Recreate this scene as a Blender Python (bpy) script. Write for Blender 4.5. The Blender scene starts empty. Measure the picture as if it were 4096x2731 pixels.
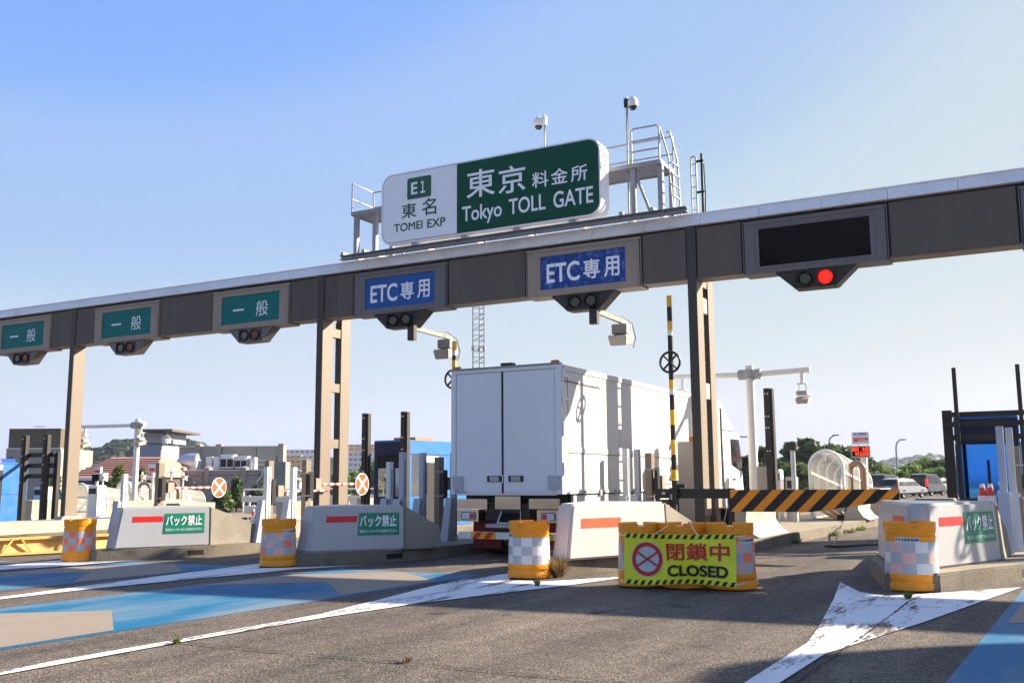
import bpy, bmesh, math, random
from math import sin, cos, pi, radians, sqrt
from mathutils import Vector, Matrix
random.seed(7)
SC = bpy.context.scene
COL = SC.collection

# ------------------------------------------------------------------ camera
YAW, PITCH, ROLL, FPX, CAMZ = radians(28.4927), radians(8.1413), radians(-0.35007), 3891.5, 1.56
FW = Vector((-sin(YAW)*cos(PITCH), cos(YAW)*cos(PITCH), sin(PITCH)))
R0 = Vector((cos(YAW), sin(YAW), 0)); U0 = R0.cross(FW)
RT = R0*cos(ROLL)+U0*sin(ROLL); UP = -R0*sin(ROLL)+U0*cos(ROLL)
CP = Vector((0, 0, CAMZ))
cd = bpy.data.cameras.new('camera'); cam = bpy.data.objects.new('camera', cd); COL.objects.link(cam)
cd.sensor_width = 36; cd.lens = FPX/4096*36; cd.clip_start = .1; cd.clip_end = 6000
m4 = Matrix.Identity(4)
for i in range(3):
    m4[i][0], m4[i][1], m4[i][2], m4[i][3] = RT[i], UP[i], -FW[i], CP[i]
cam.matrix_world = m4
SC.camera = cam

# ------------------------------------------------------------------ light
SUN_EL, SUN_AZ = radians(26.6), radians(44)          # azimuth from +Y towards +X
SUN_DIR = Vector((sin(SUN_AZ)*cos(SUN_EL), cos(SUN_AZ)*cos(SUN_EL), sin(SUN_EL)))
sd = bpy.data.lights.new('sun', 'SUN'); sd.energy = 4.6; sd.angle = radians(.55); sd.color = (1, .87, .70)
sun = bpy.data.objects.new('sun', sd); COL.objects.link(sun)
sun.rotation_euler = SUN_DIR.to_track_quat('Z', 'Y').to_euler()
w = bpy.data.worlds.new('World'); SC.world = w; w.use_nodes = True
nt = w.node_tree; bg = nt.nodes['Background']; sk = nt.nodes.new('ShaderNodeTexSky')
sk.sky_type = 'NISHITA'; sk.sun_disc = False; sk.sun_elevation = SUN_EL; sk.sun_rotation = SUN_AZ
sk.air_density = 1.0; sk.dust_density = 1.0; sk.ozone_density = 2.0; sk.altitude = 0
# hazy summer sky: the clear-sky model is brought down to a milky blue, whiter towards the sun and the horizon
dv = nt.nodes.new('ShaderNodeVectorMath'); dv.operation = 'SCALE'; dv.inputs['Scale'].default_value = 1/8
cv = nt.nodes.new('ShaderNodeRGBCurve'); cm = cv.mapping; cm.extend = 'HORIZONTAL'
for ch, pts in ((0, [(0, 0), (.04, .17), (.09, .225), (.144, .215), (.175, .34), (.22, .36), (.32, .54), (.42, .58), (.66, .665), (1, .72)]),
                (1, [(0, 0), (.06, .26), (.13, .37), (.236, .425), (.28, .52), (.35, .545), (.45, .665), (.6, .69), (.84, .715), (1, .73)]),
                (2, [(0, 0), (.12, .40), (.25, .81), (.38, .97), (.45, .91), (.55, .85), (.70, .78), (1, .75)])):
    c_ = cm.curves[ch]; c_.points[0].location = pts[0]; c_.points[1].location = pts[-1]
    for p in pts[1:-1]: c_.points.new(*p)
cm.update()
up_ = nt.nodes.new('ShaderNodeVectorMath'); up_.operation = 'SCALE'; up_.inputs['Scale'].default_value = 4.0
nt.links.new(sk.outputs[0], dv.inputs[0]); nt.links.new(dv.outputs[0], cv.inputs['Color']); nt.links.new(cv.outputs[0], up_.inputs[0])
nt.links.new(up_.outputs[0], bg.inputs[0]); bg.inputs[1].default_value = .0705
SC.view_settings.view_transform = 'Standard'; SC.view_settings.look = 'None'
SC.view_settings.exposure = 1.83; SC.view_settings.gamma = 1; SC.view_settings.use_curve_mapping = False
SC.cycles.max_bounces = 6; SC.cycles.transparent_max_bounces = 12
SC.cycles.caustics_reflective = False; SC.cycles.caustics_refractive = False

# ------------------------------------------------------------------ pixel -> place (photo is 4096 x 2731)
SLOPE = .0115
def zg(x): return .07+SLOPE*min(max(x+7, -60), 14)
def ray(p): return RT*((p[0]-2048)/FPX)-UP*((p[1]-1365.5)/FPX)+FW
def atY(p, Y): d = ray(p); return CP+d*(Y/d.y)
def atX(p, X): d = ray(p); return CP+d*(X/d.x)
def atD(p, D): return CP+ray(p)*D
def gnd(p, dz=0):
    d = ray(p); t = (dz+.07+SLOPE*7-CAMZ)/(d.z-SLOPE*d.x); return CP+d*t
def Dp(x, y): return (x*4096/2352, y*4096/2352)

# ------------------------------------------------------------------ materials
def lin(c):
    out = []
    for v in c:
        v = v/255; out.append(v/12.92 if v <= .04045 else ((v+.055)/1.055)**2.4)
    return (*out, 1)
MATS = {}
def pm(name, rgb, rough=.6, metal=0, var=.10, scale=2.5, fine=18, streak=0, bump=0, bscale=60, emit=0, spec=.4, coat=0, dirt=None, dirt_amt=.45, alpha=1, trans=0):
    if name in MATS: return MATS[name]
    m = bpy.data.materials.new(name); m.use_nodes = True; t = m.node_tree; b = t.nodes['Principled BSDF']
    c = lin(rgb)
    b.inputs['Roughness'].default_value = rough; b.inputs['Metallic'].default_value = metal
    b.inputs['Specular IOR Level'].default_value = spec; b.inputs['Coat Weight'].default_value = coat
    b.inputs['Alpha'].default_value = alpha; b.inputs['Transmission Weight'].default_value = trans
    if emit:
        b.inputs['Emission Color'].default_value = c; b.inputs['Emission Strength'].default_value = emit
    tc = t.nodes.new('ShaderNodeTexCoord'); mp = t.nodes.new('ShaderNodeMapping'); t.links.new(tc.outputs['Object'], mp.inputs[0])
    if streak: mp.inputs['Scale'].default_value = (1, 1, 1/streak)
    n1 = t.nodes.new('ShaderNodeTexNoise'); n1.inputs['Scale'].default_value = scale; n1.inputs['Detail'].default_value = 5
    n2 = t.nodes.new('ShaderNodeTexNoise'); n2.inputs['Scale'].default_value = fine; n2.inputs['Detail'].default_value = 3
    for n in (n1, n2): t.links.new(mp.outputs[0], n.inputs['Vector'])
    ad = t.nodes.new('ShaderNodeMath'); ad.operation = 'MULTIPLY_ADD'; ad.inputs[1].default_value = .5
    ml = t.nodes.new('ShaderNodeMath'); ml.operation = 'MULTIPLY'; ml.inputs[1].default_value = .5
    t.links.new(n2.outputs['Fac'], ml.inputs[0]); t.links.new(n1.outputs['Fac'], ad.inputs[0]); t.links.new(ml.outputs[0], ad.inputs[2])
    rp = t.nodes.new('ShaderNodeMapRange'); rp.inputs['From Min'].default_value = .3; rp.inputs['From Max'].default_value = .7
    rp.inputs['To Min'].default_value = 1-var; rp.inputs['To Max'].default_value = 1+var
    t.links.new(ad.outputs[0], rp.inputs['Value'])
    mx = t.nodes.new('ShaderNodeVectorMath'); mx.operation = 'SCALE'; mx.inputs[0].default_value = c[:3]
    t.links.new(rp.outputs[0], mx.inputs['Scale'])
    out = mx.outputs[0]
    if dirt:
        n3 = t.nodes.new('ShaderNodeTexNoise'); n3.inputs['Scale'].default_value = scale*.7; n3.inputs['Detail'].default_value = 8; n3.inputs['Roughness'].default_value = .7
        t.links.new(mp.outputs[0], n3.inputs['Vector'])
        r3 = t.nodes.new('ShaderNodeMapRange'); r3.inputs['From Min'].default_value = .5; r3.inputs['From Max'].default_value = .72
        r3.inputs['To Max'].default_value = dirt_amt; t.links.new(n3.outputs['Fac'], r3.inputs['Value'])
        mm = t.nodes.new('ShaderNodeMix'); mm.data_type = 'RGBA'; t.links.new(r3.outputs[0], mm.inputs[0]); t.links.new(out, mm.inputs[6])
        mm.inputs[7].default_value = lin(dirt); out = mm.outputs[2]
    t.links.new(out, b.inputs['Base Color'])
    rr = t.nodes.new('ShaderNodeMapRange'); rr.inputs['To Min'].default_value = max(.02, rough-.12); rr.inputs['To Max'].default_value = min(1, rough+.12)
    t.links.new(n1.outputs['Fac'], rr.inputs['Value']); t.links.new(rr.outputs[0], b.inputs['Roughness'])
    if bump:
        n4 = t.nodes.new('ShaderNodeTexNoise'); n4.inputs['Scale'].default_value = bscale; n4.inputs['Detail'].default_value = 4
        t.links.new(tc.outputs['Object'], n4.inputs['Vector'])
        bp = t.nodes.new('ShaderNodeBump'); bp.inputs['Strength'].default_value = bump; bp.inputs['Distance'].default_value = .02
        t.links.new(n4.outputs['Fac'], bp.inputs['Height']); t.links.new(bp.outputs[0], b.inputs['Normal'])
    MATS[name] = m
    return m

def asphalt_nodes(t):
    """coarse worn asphalt; returns a colour socket and a height socket"""
    L = t.links
    tc = t.nodes.new('ShaderNodeTexCoord')
    def noise(s, d=4, r=.6, vec=None):
        n = t.nodes.new('ShaderNodeTexNoise'); n.inputs['Scale'].default_value = s; n.inputs['Detail'].default_value = d; n.inputs['Roughness'].default_value = r
        L.new(vec or tc.outputs['Object'], n.inputs['Vector']); return n.outputs['Fac']
    def ramp(s, pts):
        r = t.nodes.new('ShaderNodeValToRGB'); e = r.color_ramp.elements
        e[0].position, e[0].color = pts[0]; e[1].position, e[1].color = pts[-1]
        for p, c in pts[1:-1]:
            q = e.new(p); q.color = c
        L.new(s, r.inputs[0]); return r.outputs[0]
    v = t.nodes.new('ShaderNodeTexVoronoi'); v.inputs['Scale'].default_value = 75; L.new(tc.outputs['Object'], v.inputs['Vector'])
    grain = ramp(v.outputs['Color'], [(0, (.040, .034, .029, 1)), (.4, (.110, .094, .078, 1)), (.75, (.185, .158, .131, 1)), (1, (.36, .31, .255, 1))])
    mp = t.nodes.new('ShaderNodeMapping'); mp.inputs['Scale'].default_value = (1.6, .16, 1); L.new(tc.outputs['Object'], mp.inputs[0])
    big = noise(.35, 6, .65); lane = noise(.9, 5, .6, mp.outputs[0]); mid = noise(6, 6, .7)
    def mul(a, b):
        m = t.nodes.new('ShaderNodeMix'); m.data_type = 'RGBA'; m.blend_type = 'MULTIPLY'; m.inputs[0].default_value = 1
        L.new(a, m.inputs[6]); L.new(b, m.inputs[7]); return m.outputs[2]
    c = mul(grain, ramp(big, [(.3, (.72, .72, .74, 1)), (.7, (1.2, 1.16, 1.1, 1))]))
    c = mul(c, ramp(lane, [(.34, (.62, .62, .64, 1)), (.66, (1.2, 1.18, 1.14, 1))]))
    c = mul(c, ramp(mid, [(.25, (.68, .68, .70, 1)), (.7, (1.16, 1.15, 1.12, 1))]))
    oil = noise(1.7, 3, .45)
    c = mul(c, ramp(oil, [(.26, (.45, .44, .45, 1)), (.34, (1, 1, 1, 1))]))
    spk = noise(38, 2, .5)
    c = mul(c, ramp(spk, [(.30, (.25, .25, .26, 1)), (.40, (1, 1, 1, 1))]))
    return c, v.outputs['Distance'], noise

def mat_asphalt():
    m = bpy.data.materials.new('asphalt'); m.use_nodes = True; t = m.node_tree; b = t.nodes['Principled BSDF']
    c, h, noise = asphalt_nodes(t)
    t.links.new(c, b.inputs['Base Color']); b.inputs['Roughness'].default_value = .85; b.inputs['Specular IOR Level'].default_value = .25
    bp = t.nodes.new('ShaderNodeBump'); bp.inputs['Strength'].default_value = .5; bp.inputs['Distance'].default_value = .012
    t.links.new(h, bp.inputs['Height']); t.links.new(bp.outputs[0], b.inputs['Normal'])
    return m

def mat_paint(name, rgb, wear=.5, rough=.7, var=.12, stretch=(1.6, .22, 1), fade=None):
    """road paint that has worn through to the asphalt in patches and streaks along the lane"""
    m = bpy.data.materials.new(name); m.use_nodes = True; t = m.node_tree; L = t.links; b = t.nodes['Principled BSDF']
    c, h, noise = asphalt_nodes(t)
    tc = t.nodes.new('ShaderNodeTexCoord'); mp = t.nodes.new('ShaderNodeMapping'); mp.inputs['Scale'].default_value = stretch; L.new(tc.outputs['Object'], mp.inputs[0])
    n1 = noise(3.2, 9, .72, mp.outputs[0]); n2 = noise(30, 5, .7); n0 = noise(.45, 3, .5)
    def ma(op, a, bb):
        q = t.nodes.new('ShaderNodeMath'); q.operation = op
        for i, s in enumerate((a, bb)):
            if isinstance(s, (int, float)): q.inputs[i].default_value = s
            else: L.new(s, q.inputs[i])
        return q.outputs[0]
    s = ma('ADD', ma('ADD', ma('MULTIPLY', n1, .55), ma('MULTIPLY', n2, .25)), ma('MULTIPLY', n0, .20))
    r = t.nodes.new('ShaderNodeMapRange'); r.inputs['From Min'].default_value = wear; r.inputs['From Max'].default_value = wear+.035
    L.new(s, r.inputs['Value'])
    pc = t.nodes.new('ShaderNodeVectorMath'); pc.operation = 'SCALE'; pc.inputs[0].default_value = lin(rgb)[:3]
    mr = t.nodes.new('ShaderNodeMapRange'); mr.inputs['From Min'].default_value = .3; mr.inputs['From Max'].default_value = .7; mr.inputs['To Min'].default_value = 1-var; mr.inputs['To Max'].default_value = 1+var
    L.new(ma('ADD', ma('MULTIPLY', noise(1.1, 6, .65, mp.outputs[0]), .6), ma('MULTIPLY', noise(70, 2), .4)), mr.inputs['Value']); L.new(mr.outputs[0], pc.inputs['Scale'])
    mx = t.nodes.new('ShaderNodeMix'); mx.data_type = 'RGBA'; L.new(r.outputs[0], mx.inputs[0]); L.new(c, mx.inputs[6])
    top = pc.outputs[0]
    if fade:                                         # tyre-polished paint, greyer along the wheel tracks
        fm = t.nodes.new('ShaderNodeMix'); fm.data_type = 'RGBA'; fm.inputs[7].default_value = lin(fade); L.new(top, fm.inputs[6])
        fr = t.nodes.new('ShaderNodeMapRange'); fr.inputs['From Min'].default_value = .40; fr.inputs['From Max'].default_value = .60; fr.inputs['To Max'].default_value = .75
        mpf = t.nodes.new('ShaderNodeMapping'); mpf.inputs['Scale'].default_value = (1.3, .3, 1); L.new(tc.outputs['Object'], mpf.inputs[0])
        L.new(noise(.8, 5, .6, mpf.outputs[0]), fr.inputs['Value']); L.new(fr.outputs[0], fm.inputs[0]); top = fm.outputs[2]
    L.new(top, mx.inputs[7])
    L.new(mx.outputs[2], b.inputs['Base Color']); b.inputs['Roughness'].default_value = rough; b.inputs['Specular IOR Level'].default_value = .3
    bp = t.nodes.new('ShaderNodeBump'); bp.inputs['Strength'].default_value = .3; bp.inputs['Distance'].default_value = .01
    L.new(h, bp.inputs['Height']); L.new(bp.outputs[0], b.inputs['Normal'])
    return m

def mat_glass(name, tint=(.75, .85, .85), amount=.6, rough=.05, gloss=(.9, .95, 1)):
    m = bpy.data.materials.new(name); m.use_nodes = True; t = m.node_tree
    t.nodes.remove(t.nodes['Principled BSDF']); o = t.nodes['Material Output']
    a = t.nodes.new('ShaderNodeBsdfTransparent'); a.inputs[0].default_value = (*tint, 1)
    g = t.nodes.new('ShaderNodeBsdfGlossy'); g.inputs['Roughness'].default_value = rough; g.inputs[0].default_value = (*gloss, 1)
    f = t.nodes.new('ShaderNodeFresnel'); f.inputs[0].default_value = 1.5
    mu = t.nodes.new('ShaderNodeMath'); mu.operation = 'ADD'; mu.use_clamp = True; mu.inputs[1].default_value = 1-amount
    t.links.new(f.outputs[0], mu.inputs[0])
    x = t.nodes.new('ShaderNodeMixShader'); t.links.new(mu.outputs[0], x.inputs[0]); t.links.new(a.outputs[0], x.inputs[1]); t.links.new(g.outputs[0], x.inputs[2])
    t.links.new(x.outputs[0], o.inputs[0]); return m

def mat_acrylic(name, rgb, diff=.5):
    m = bpy.data.materials.new(name); m.use_nodes = True; t = m.node_tree
    b = t.nodes['Principled BSDF']; o = t.nodes['Material Output']
    b.inputs['Base Color'].default_value = lin(rgb); b.inputs['Roughness'].default_value = .2
    a = t.nodes.new('ShaderNodeBsdfTransparent'); a.inputs[0].default_value = (.93, .92, .88, 1)
    tr = t.nodes.new('ShaderNodeBsdfTranslucent'); tr.inputs[0].default_value = lin(rgb)
    x1 = t.nodes.new('ShaderNodeMixShader'); x1.inputs[0].default_value = .5; t.links.new(b.outputs[0], x1.inputs[1]); t.links.new(tr.outputs[0], x1.inputs[2])
    n = t.nodes.new('ShaderNodeTexNoise'); n.inputs['Scale'].default_value = 1.5; mr = t.nodes.new('ShaderNodeMapRange'); mr.inputs['To Min'].default_value = diff-.2; mr.inputs['To Max'].default_value = diff+.2
    t.links.new(n.outputs['Fac'], mr.inputs['Value'])
    x = t.nodes.new('ShaderNodeMixShader'); t.links.new(mr.outputs[0], x.inputs[0]); t.links.new(a.outputs[0], x.inputs[1]); t.links.new(x1.outputs[0], x.inputs[2])
    t.links.new(x.outputs[0], o.inputs[0]); return m

def mat_leaf(name, a, b_, scale=.8):
    m = bpy.data.materials.new(name); m.use_nodes = True; t = m.node_tree; b = t.nodes['Principled BSDF']
    tc = t.nodes.new('ShaderNodeTexCoord'); n = t.nodes.new('ShaderNodeTexNoise'); n.inputs['Scale'].default_value = scale; n.inputs['Detail'].default_value = 6
    t.links.new(tc.outputs['Object'], n.inputs['Vector'])
    r = t.nodes.new('ShaderNodeValToRGB'); r.color_ramp.elements[0].position = .35; r.color_ramp.elements[0].color = (*a, 1)
    r.color_ramp.elements[1].position = .68; r.color_ramp.elements[1].color = (*b_, 1); t.links.new(n.outputs['Fac'], r.inputs[0])
    t.links.new(r.outputs[0], b.inputs['Base Color']); b.inputs['Roughness'].default_value = .6
    tr = t.nodes.new('ShaderNodeBsdfTranslucent'); t.links.new(r.outputs[0], tr.inputs[0])
    x = t.nodes.new('ShaderNodeMixShader'); x.inputs[0].default_value = .35
    t.links.new(b.outputs[0], x.inputs[1]); t.links.new(tr.outputs[0], x.inputs[2]); t.links.new(x.outputs[0], t.nodes['Material Output'].inputs[0])
    return m

M_ASPH = mat_asphalt()
M_WHITEPAINT = mat_paint('worn_white_road_paint', (214, 214, 212), wear=.448)
M_WHITEPAINT2 = mat_paint('very_worn_white_road_paint', (214, 214, 212), wear=.442)
M_BLUEPAINT = mat_paint('blue_road_surface', (10, 96, 132), wear=.37, stretch=(1.2, .3, 1), var=.22, fade=(112, 128, 136))
M_BEIGEPAINT = mat_paint('beige_road_surface', (138, 126, 111), wear=.38, stretch=(1.2, .3, 1), var=.10)
CONC = pm('weathered_concrete', (142, 135, 122), .9, var=.16, scale=1.6, fine=30, bump=.35, bscale=45, dirt=(96, 84, 66), dirt_amt=.5)
CONCW = pm('pale_concrete', (164, 158, 146), .85, var=.10, scale=1.4, fine=25, bump=.2, bscale=35, dirt=(140, 130, 112), dirt_amt=.4)
KERB = pm('kerb_concrete', (118, 110, 96), .92, var=.22, scale=2.2, fine=26, bump=.5, bscale=40, dirt=(48, 42, 34), dirt_amt=.7)
KERBTOP = pm('island_paving', (138, 128, 110), .92, var=.14, scale=1.3, fine=30, bump=.3, bscale=50, dirt=(110, 98, 80), dirt_amt=.5)
CLAD = pm('painted_sheet_metal', (170, 171, 172), .38, var=.05, scale=1.2, fine=9, spec=.5, dirt=(150, 148, 142), dirt_amt=.25, streak=5)
WHITEC = pm('white_painted_concrete', (196, 192, 188), .7, var=.06, scale=2.5, fine=20, bump=.15, bscale=25, dirt=(176, 168, 156), dirt_amt=.35)
BROWN = pm('brown_ribbed_panel', (92, 82, 76), .6, var=.14, scale=1.2, fine=14, streak=9, dirt=(60, 50, 44), dirt_amt=.6)
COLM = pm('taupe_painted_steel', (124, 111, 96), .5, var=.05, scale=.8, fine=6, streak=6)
FRAME = pm('grey_sign_casing', (150, 136, 121), .5, var=.12, scale=1.4, fine=10, streak=4, dirt=(92, 80, 72), dirt_amt=.4)
FRAME2 = pm('dark_sign_casing', (108, 103, 104), .5, var=.12, scale=1.4, fine=10, streak=4, dirt=(84, 78, 78), dirt_amt=.35)
COPING = pm('aluminium_coping', (232, 232, 234), .4, metal=0, var=.06, scale=1.5, fine=10, dirt=(150, 142, 136), dirt_amt=.3)
GAP = pm('dark_gap', (26, 24, 24), .8)
GALV = pm('galvanised_steel', (158, 160, 164), .45, metal=.15, var=.15, scale=3, fine=20)
GALVD = pm('dull_galvanised_steel', (138, 140, 146), .55, metal=.1, var=.15, scale=3, fine=20)
GREENS = pm('sign_green', (2, 76, 54), .5, var=.05, spec=.15)
WHITES = pm('sign_white', (242, 242, 245), .4, var=.04)
LETW = pm('letter_white', (242, 243, 245), .4, var=.03)
LETG = pm('letter_green', (8, 84, 60), .4, var=.03)
TEAL = pm('teal_film', (0, 112, 108), .55, spec=.15, var=.10, scale=2, fine=6)
BLUEF = pm('blue_film', (34, 88, 160), .5, spec=.2, var=.08, scale=3, fine=8)
BLUEFD = pm('blistered_blue_film', (28, 64, 136), .5, spec=.2, var=.20, scale=9, fine=16, dirt=(120, 152, 220), dirt_amt=.95)
BLACKP = pm('black_panel', (10, 10, 12), .7, spec=.1, var=.1)
CHAR = pm('charcoal_steel', (40, 36, 34), .5, var=.12, scale=3, streak=3, dirt=(80, 62, 50), dirt_amt=.25)
BLACKM = pm('black_painted_steel', (26, 25, 26), .45, var=.15)
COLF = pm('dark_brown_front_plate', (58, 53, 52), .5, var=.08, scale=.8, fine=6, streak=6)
LENSD = pm('dark_lens', (38, 38, 36), .15, spec=.6)
LENSG = pm('unlit_grey_lens', (70, 70, 62), .2, spec=.6)
LENSR = pm('lit_red_lens', (128, 40, 34), .3)
LENSRB = pm('bright_red_lens', (255, 22, 10), .3, emit=.8)
ORANGE = pm('orange_plastic', (240, 150, 20), .42, var=.08, scale=4, dirt=(170, 104, 26), dirt_amt=.35)
REFG = pm('silver_reflective', (172, 176, 180), .35, var=.05)
REFW = pm('white_reflective', (218, 214, 214), .35, var=.05)
REFO = pm('faded_orange_reflective', (240, 128, 96), .4, var=.12, scale=3)
REFP = pm('pink_faded_reflective', (226, 176, 164), .4, var=.14, scale=3)
REDS = pm('red_reflective', (214, 30, 26), .4, var=.06)
ORS = pm('orange_red_reflective', (232, 92, 52), .45, var=.1)
SIGNG = pm('notice_green', (0, 128, 96), .4, var=.05)
WALLW = pm('white_truck_panel', (204, 202, 197), .35, var=.03, scale=.8, fine=4, spec=.5, dirt=(206, 200, 190), dirt_amt=.25)
DOORW = pm('truck_door_panel', (214, 216, 220), .30, var=.03, scale=.6, fine=5, spec=.5)
CHROME = pm('polished_stainless', (196, 186, 172), .14, metal=1, var=.1, scale=1.5, fine=4)
RUBBER = pm('black_rubber', (18, 18, 18), .8, var=.1)
REDTR = pm('dark_red_mudflap', (120, 14, 12), .5)
TAIL = pm('tail_lamp_red', (190, 24, 20), .2, spec=.6)
TAILW = pm('tail_lamp_clear', (200, 206, 214), .15, spec=.6)
AMBER = pm('amber_lamp', (216, 96, 22), .25)
YEL = pm('warning_yellow', (240, 172, 20), .45, var=.08)
HORANGE = pm('hazard_orange', (240, 146, 18), .45, var=.06)
LIME = pm('lime_banner_fabric', (226, 226, 40), .55, var=.07, scale=2, fine=8, dirt=(150, 186, 60), dirt_amt=.4)
BANRED = pm('banner_red', (196, 36, 36), .55)
BANBLK = pm('banner_black', (20, 22, 24), .55)
BANWHT = pm('banner_pale', (178, 196, 196), .55, var=.1)
BBLUE = pm('booth_blue_paint', (34, 108, 176), .4, var=.08, scale=1.5, fine=10, dirt=(160, 130, 120), dirt_amt=.22)
BBLUED = pm('booth_front_shade_blue', (14, 34, 74), .4, var=.1)  # dark front frame, with the shade of the unlit face painted in
DARKIN = pm('dark_interior', (14, 16, 24), .6)
GLASS = mat_glass('booth_glass', tint=(.6, .72, .7), amount=.8)
GLASSB = mat_glass('blue_reflection_glass', (.06, .22, .55), amount=.35, gloss=(.06, .36, .95))  # reflection of a blue lorry painted into the glass tint
GLASSD = pm('tinted_car_glass', (10, 11, 13), .12, spec=.4, var=.02)
ACRY = mat_acrylic('hazy_polycarbonate', (226, 222, 208), .55)
WPOST = pm('white_painted_steel', (224, 222, 216), .45, var=.04, scale=2)
GPOST = pm('grey_painted_steel', (172, 176, 184), .45, var=.06, scale=2)
CABI = pm('cabinet_grey', (166, 160, 152), .45, var=.05)
RWRED = pm('bar_red', (208, 42, 30), .45)
RWWHT = pm('bar_white', (232, 228, 222), .45)
XORG = pm('signal_orange', (234, 82, 36), .4, var=.05)
YBAR = pm('pale_yellow_barrier', (214, 172, 96), .5, var=.08, scale=2, dirt=(200, 140, 70), dirt_amt=.3)
LEDR = pm('led_red', (255, 60, 30), .4, emit=.6)
LEDG = pm('led_green', (70, 150, 40), .4, emit=.5)
BOARDW = pm('board_white', (216, 218, 226), .5)
NAVY = pm('board_navy', (46, 58, 140), .5)
BRED = pm('board_red', (206, 66, 60), .5)
PIPE = pm('bent_pipe_brown', (150, 118, 98), .35, metal=.4, var=.1)
GREYB = pm('grey_render', (150, 147, 138), .9, var=.09, scale=.35, fine=3, dirt=(120, 116, 106), dirt_amt=.35)
GREYD = pm('grey_render_dark', (126, 129, 126), .9, var=.09, scale=.35, fine=3)
LOUV = pm('brown_louvre_screen', (94, 84, 68), .7, var=.2, scale=.8, fine=8)
TILE = pm('faded_red_roof_tiles', (176, 132, 116), .8, var=.14, scale=.6, fine=6)
TRUNK = pm('bark', (92, 72, 54), .9, var=.25, scale=4)
HVAC = pm('hvac_white', (206, 208, 210), .5, var=.05)
CARW = pm('white_car_paint', (150, 153, 158), .25, coat=.5, var=.02)
CARB = pm('black_car_paint', (22, 22, 26), .2, coat=.6, var=.02)
CONEO = pm('cone_orange_red', (226, 66, 36), .5, var=.08)
LEAF = mat_leaf('dark_tree_leaves', (.028, .050, .016), (.11, .165, .05))
LEAFM = mat_leaf('mid_tree_leaves', (.038, .075, .018), (.15, .21, .05))
LEAFY = mat_leaf('yellow_green_leaves', (.07, .12, .012), (.20, .22, .03))  # yellow green is the foliage's own colour
LEAFV = mat_leaf('bright_vine_leaves', (.05, .12, .016), (.20, .30, .045))
LEAFH = mat_leaf('far_hill_leaves', (.022, .040, .026), (.05, .075, .04), .03)
DRYG = mat_leaf('dry_grass_blades', (.16, .10, .04), (.36, .24, .10), 6)
GRNG = mat_leaf('green_weed_blades', (.09, .16, .03), (.26, .34, .07), 6)
CABLE = pm('cable_black', (24, 24, 26), .5)
CABLEW = pm('cable_grey', (120, 120, 128), .5)

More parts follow.
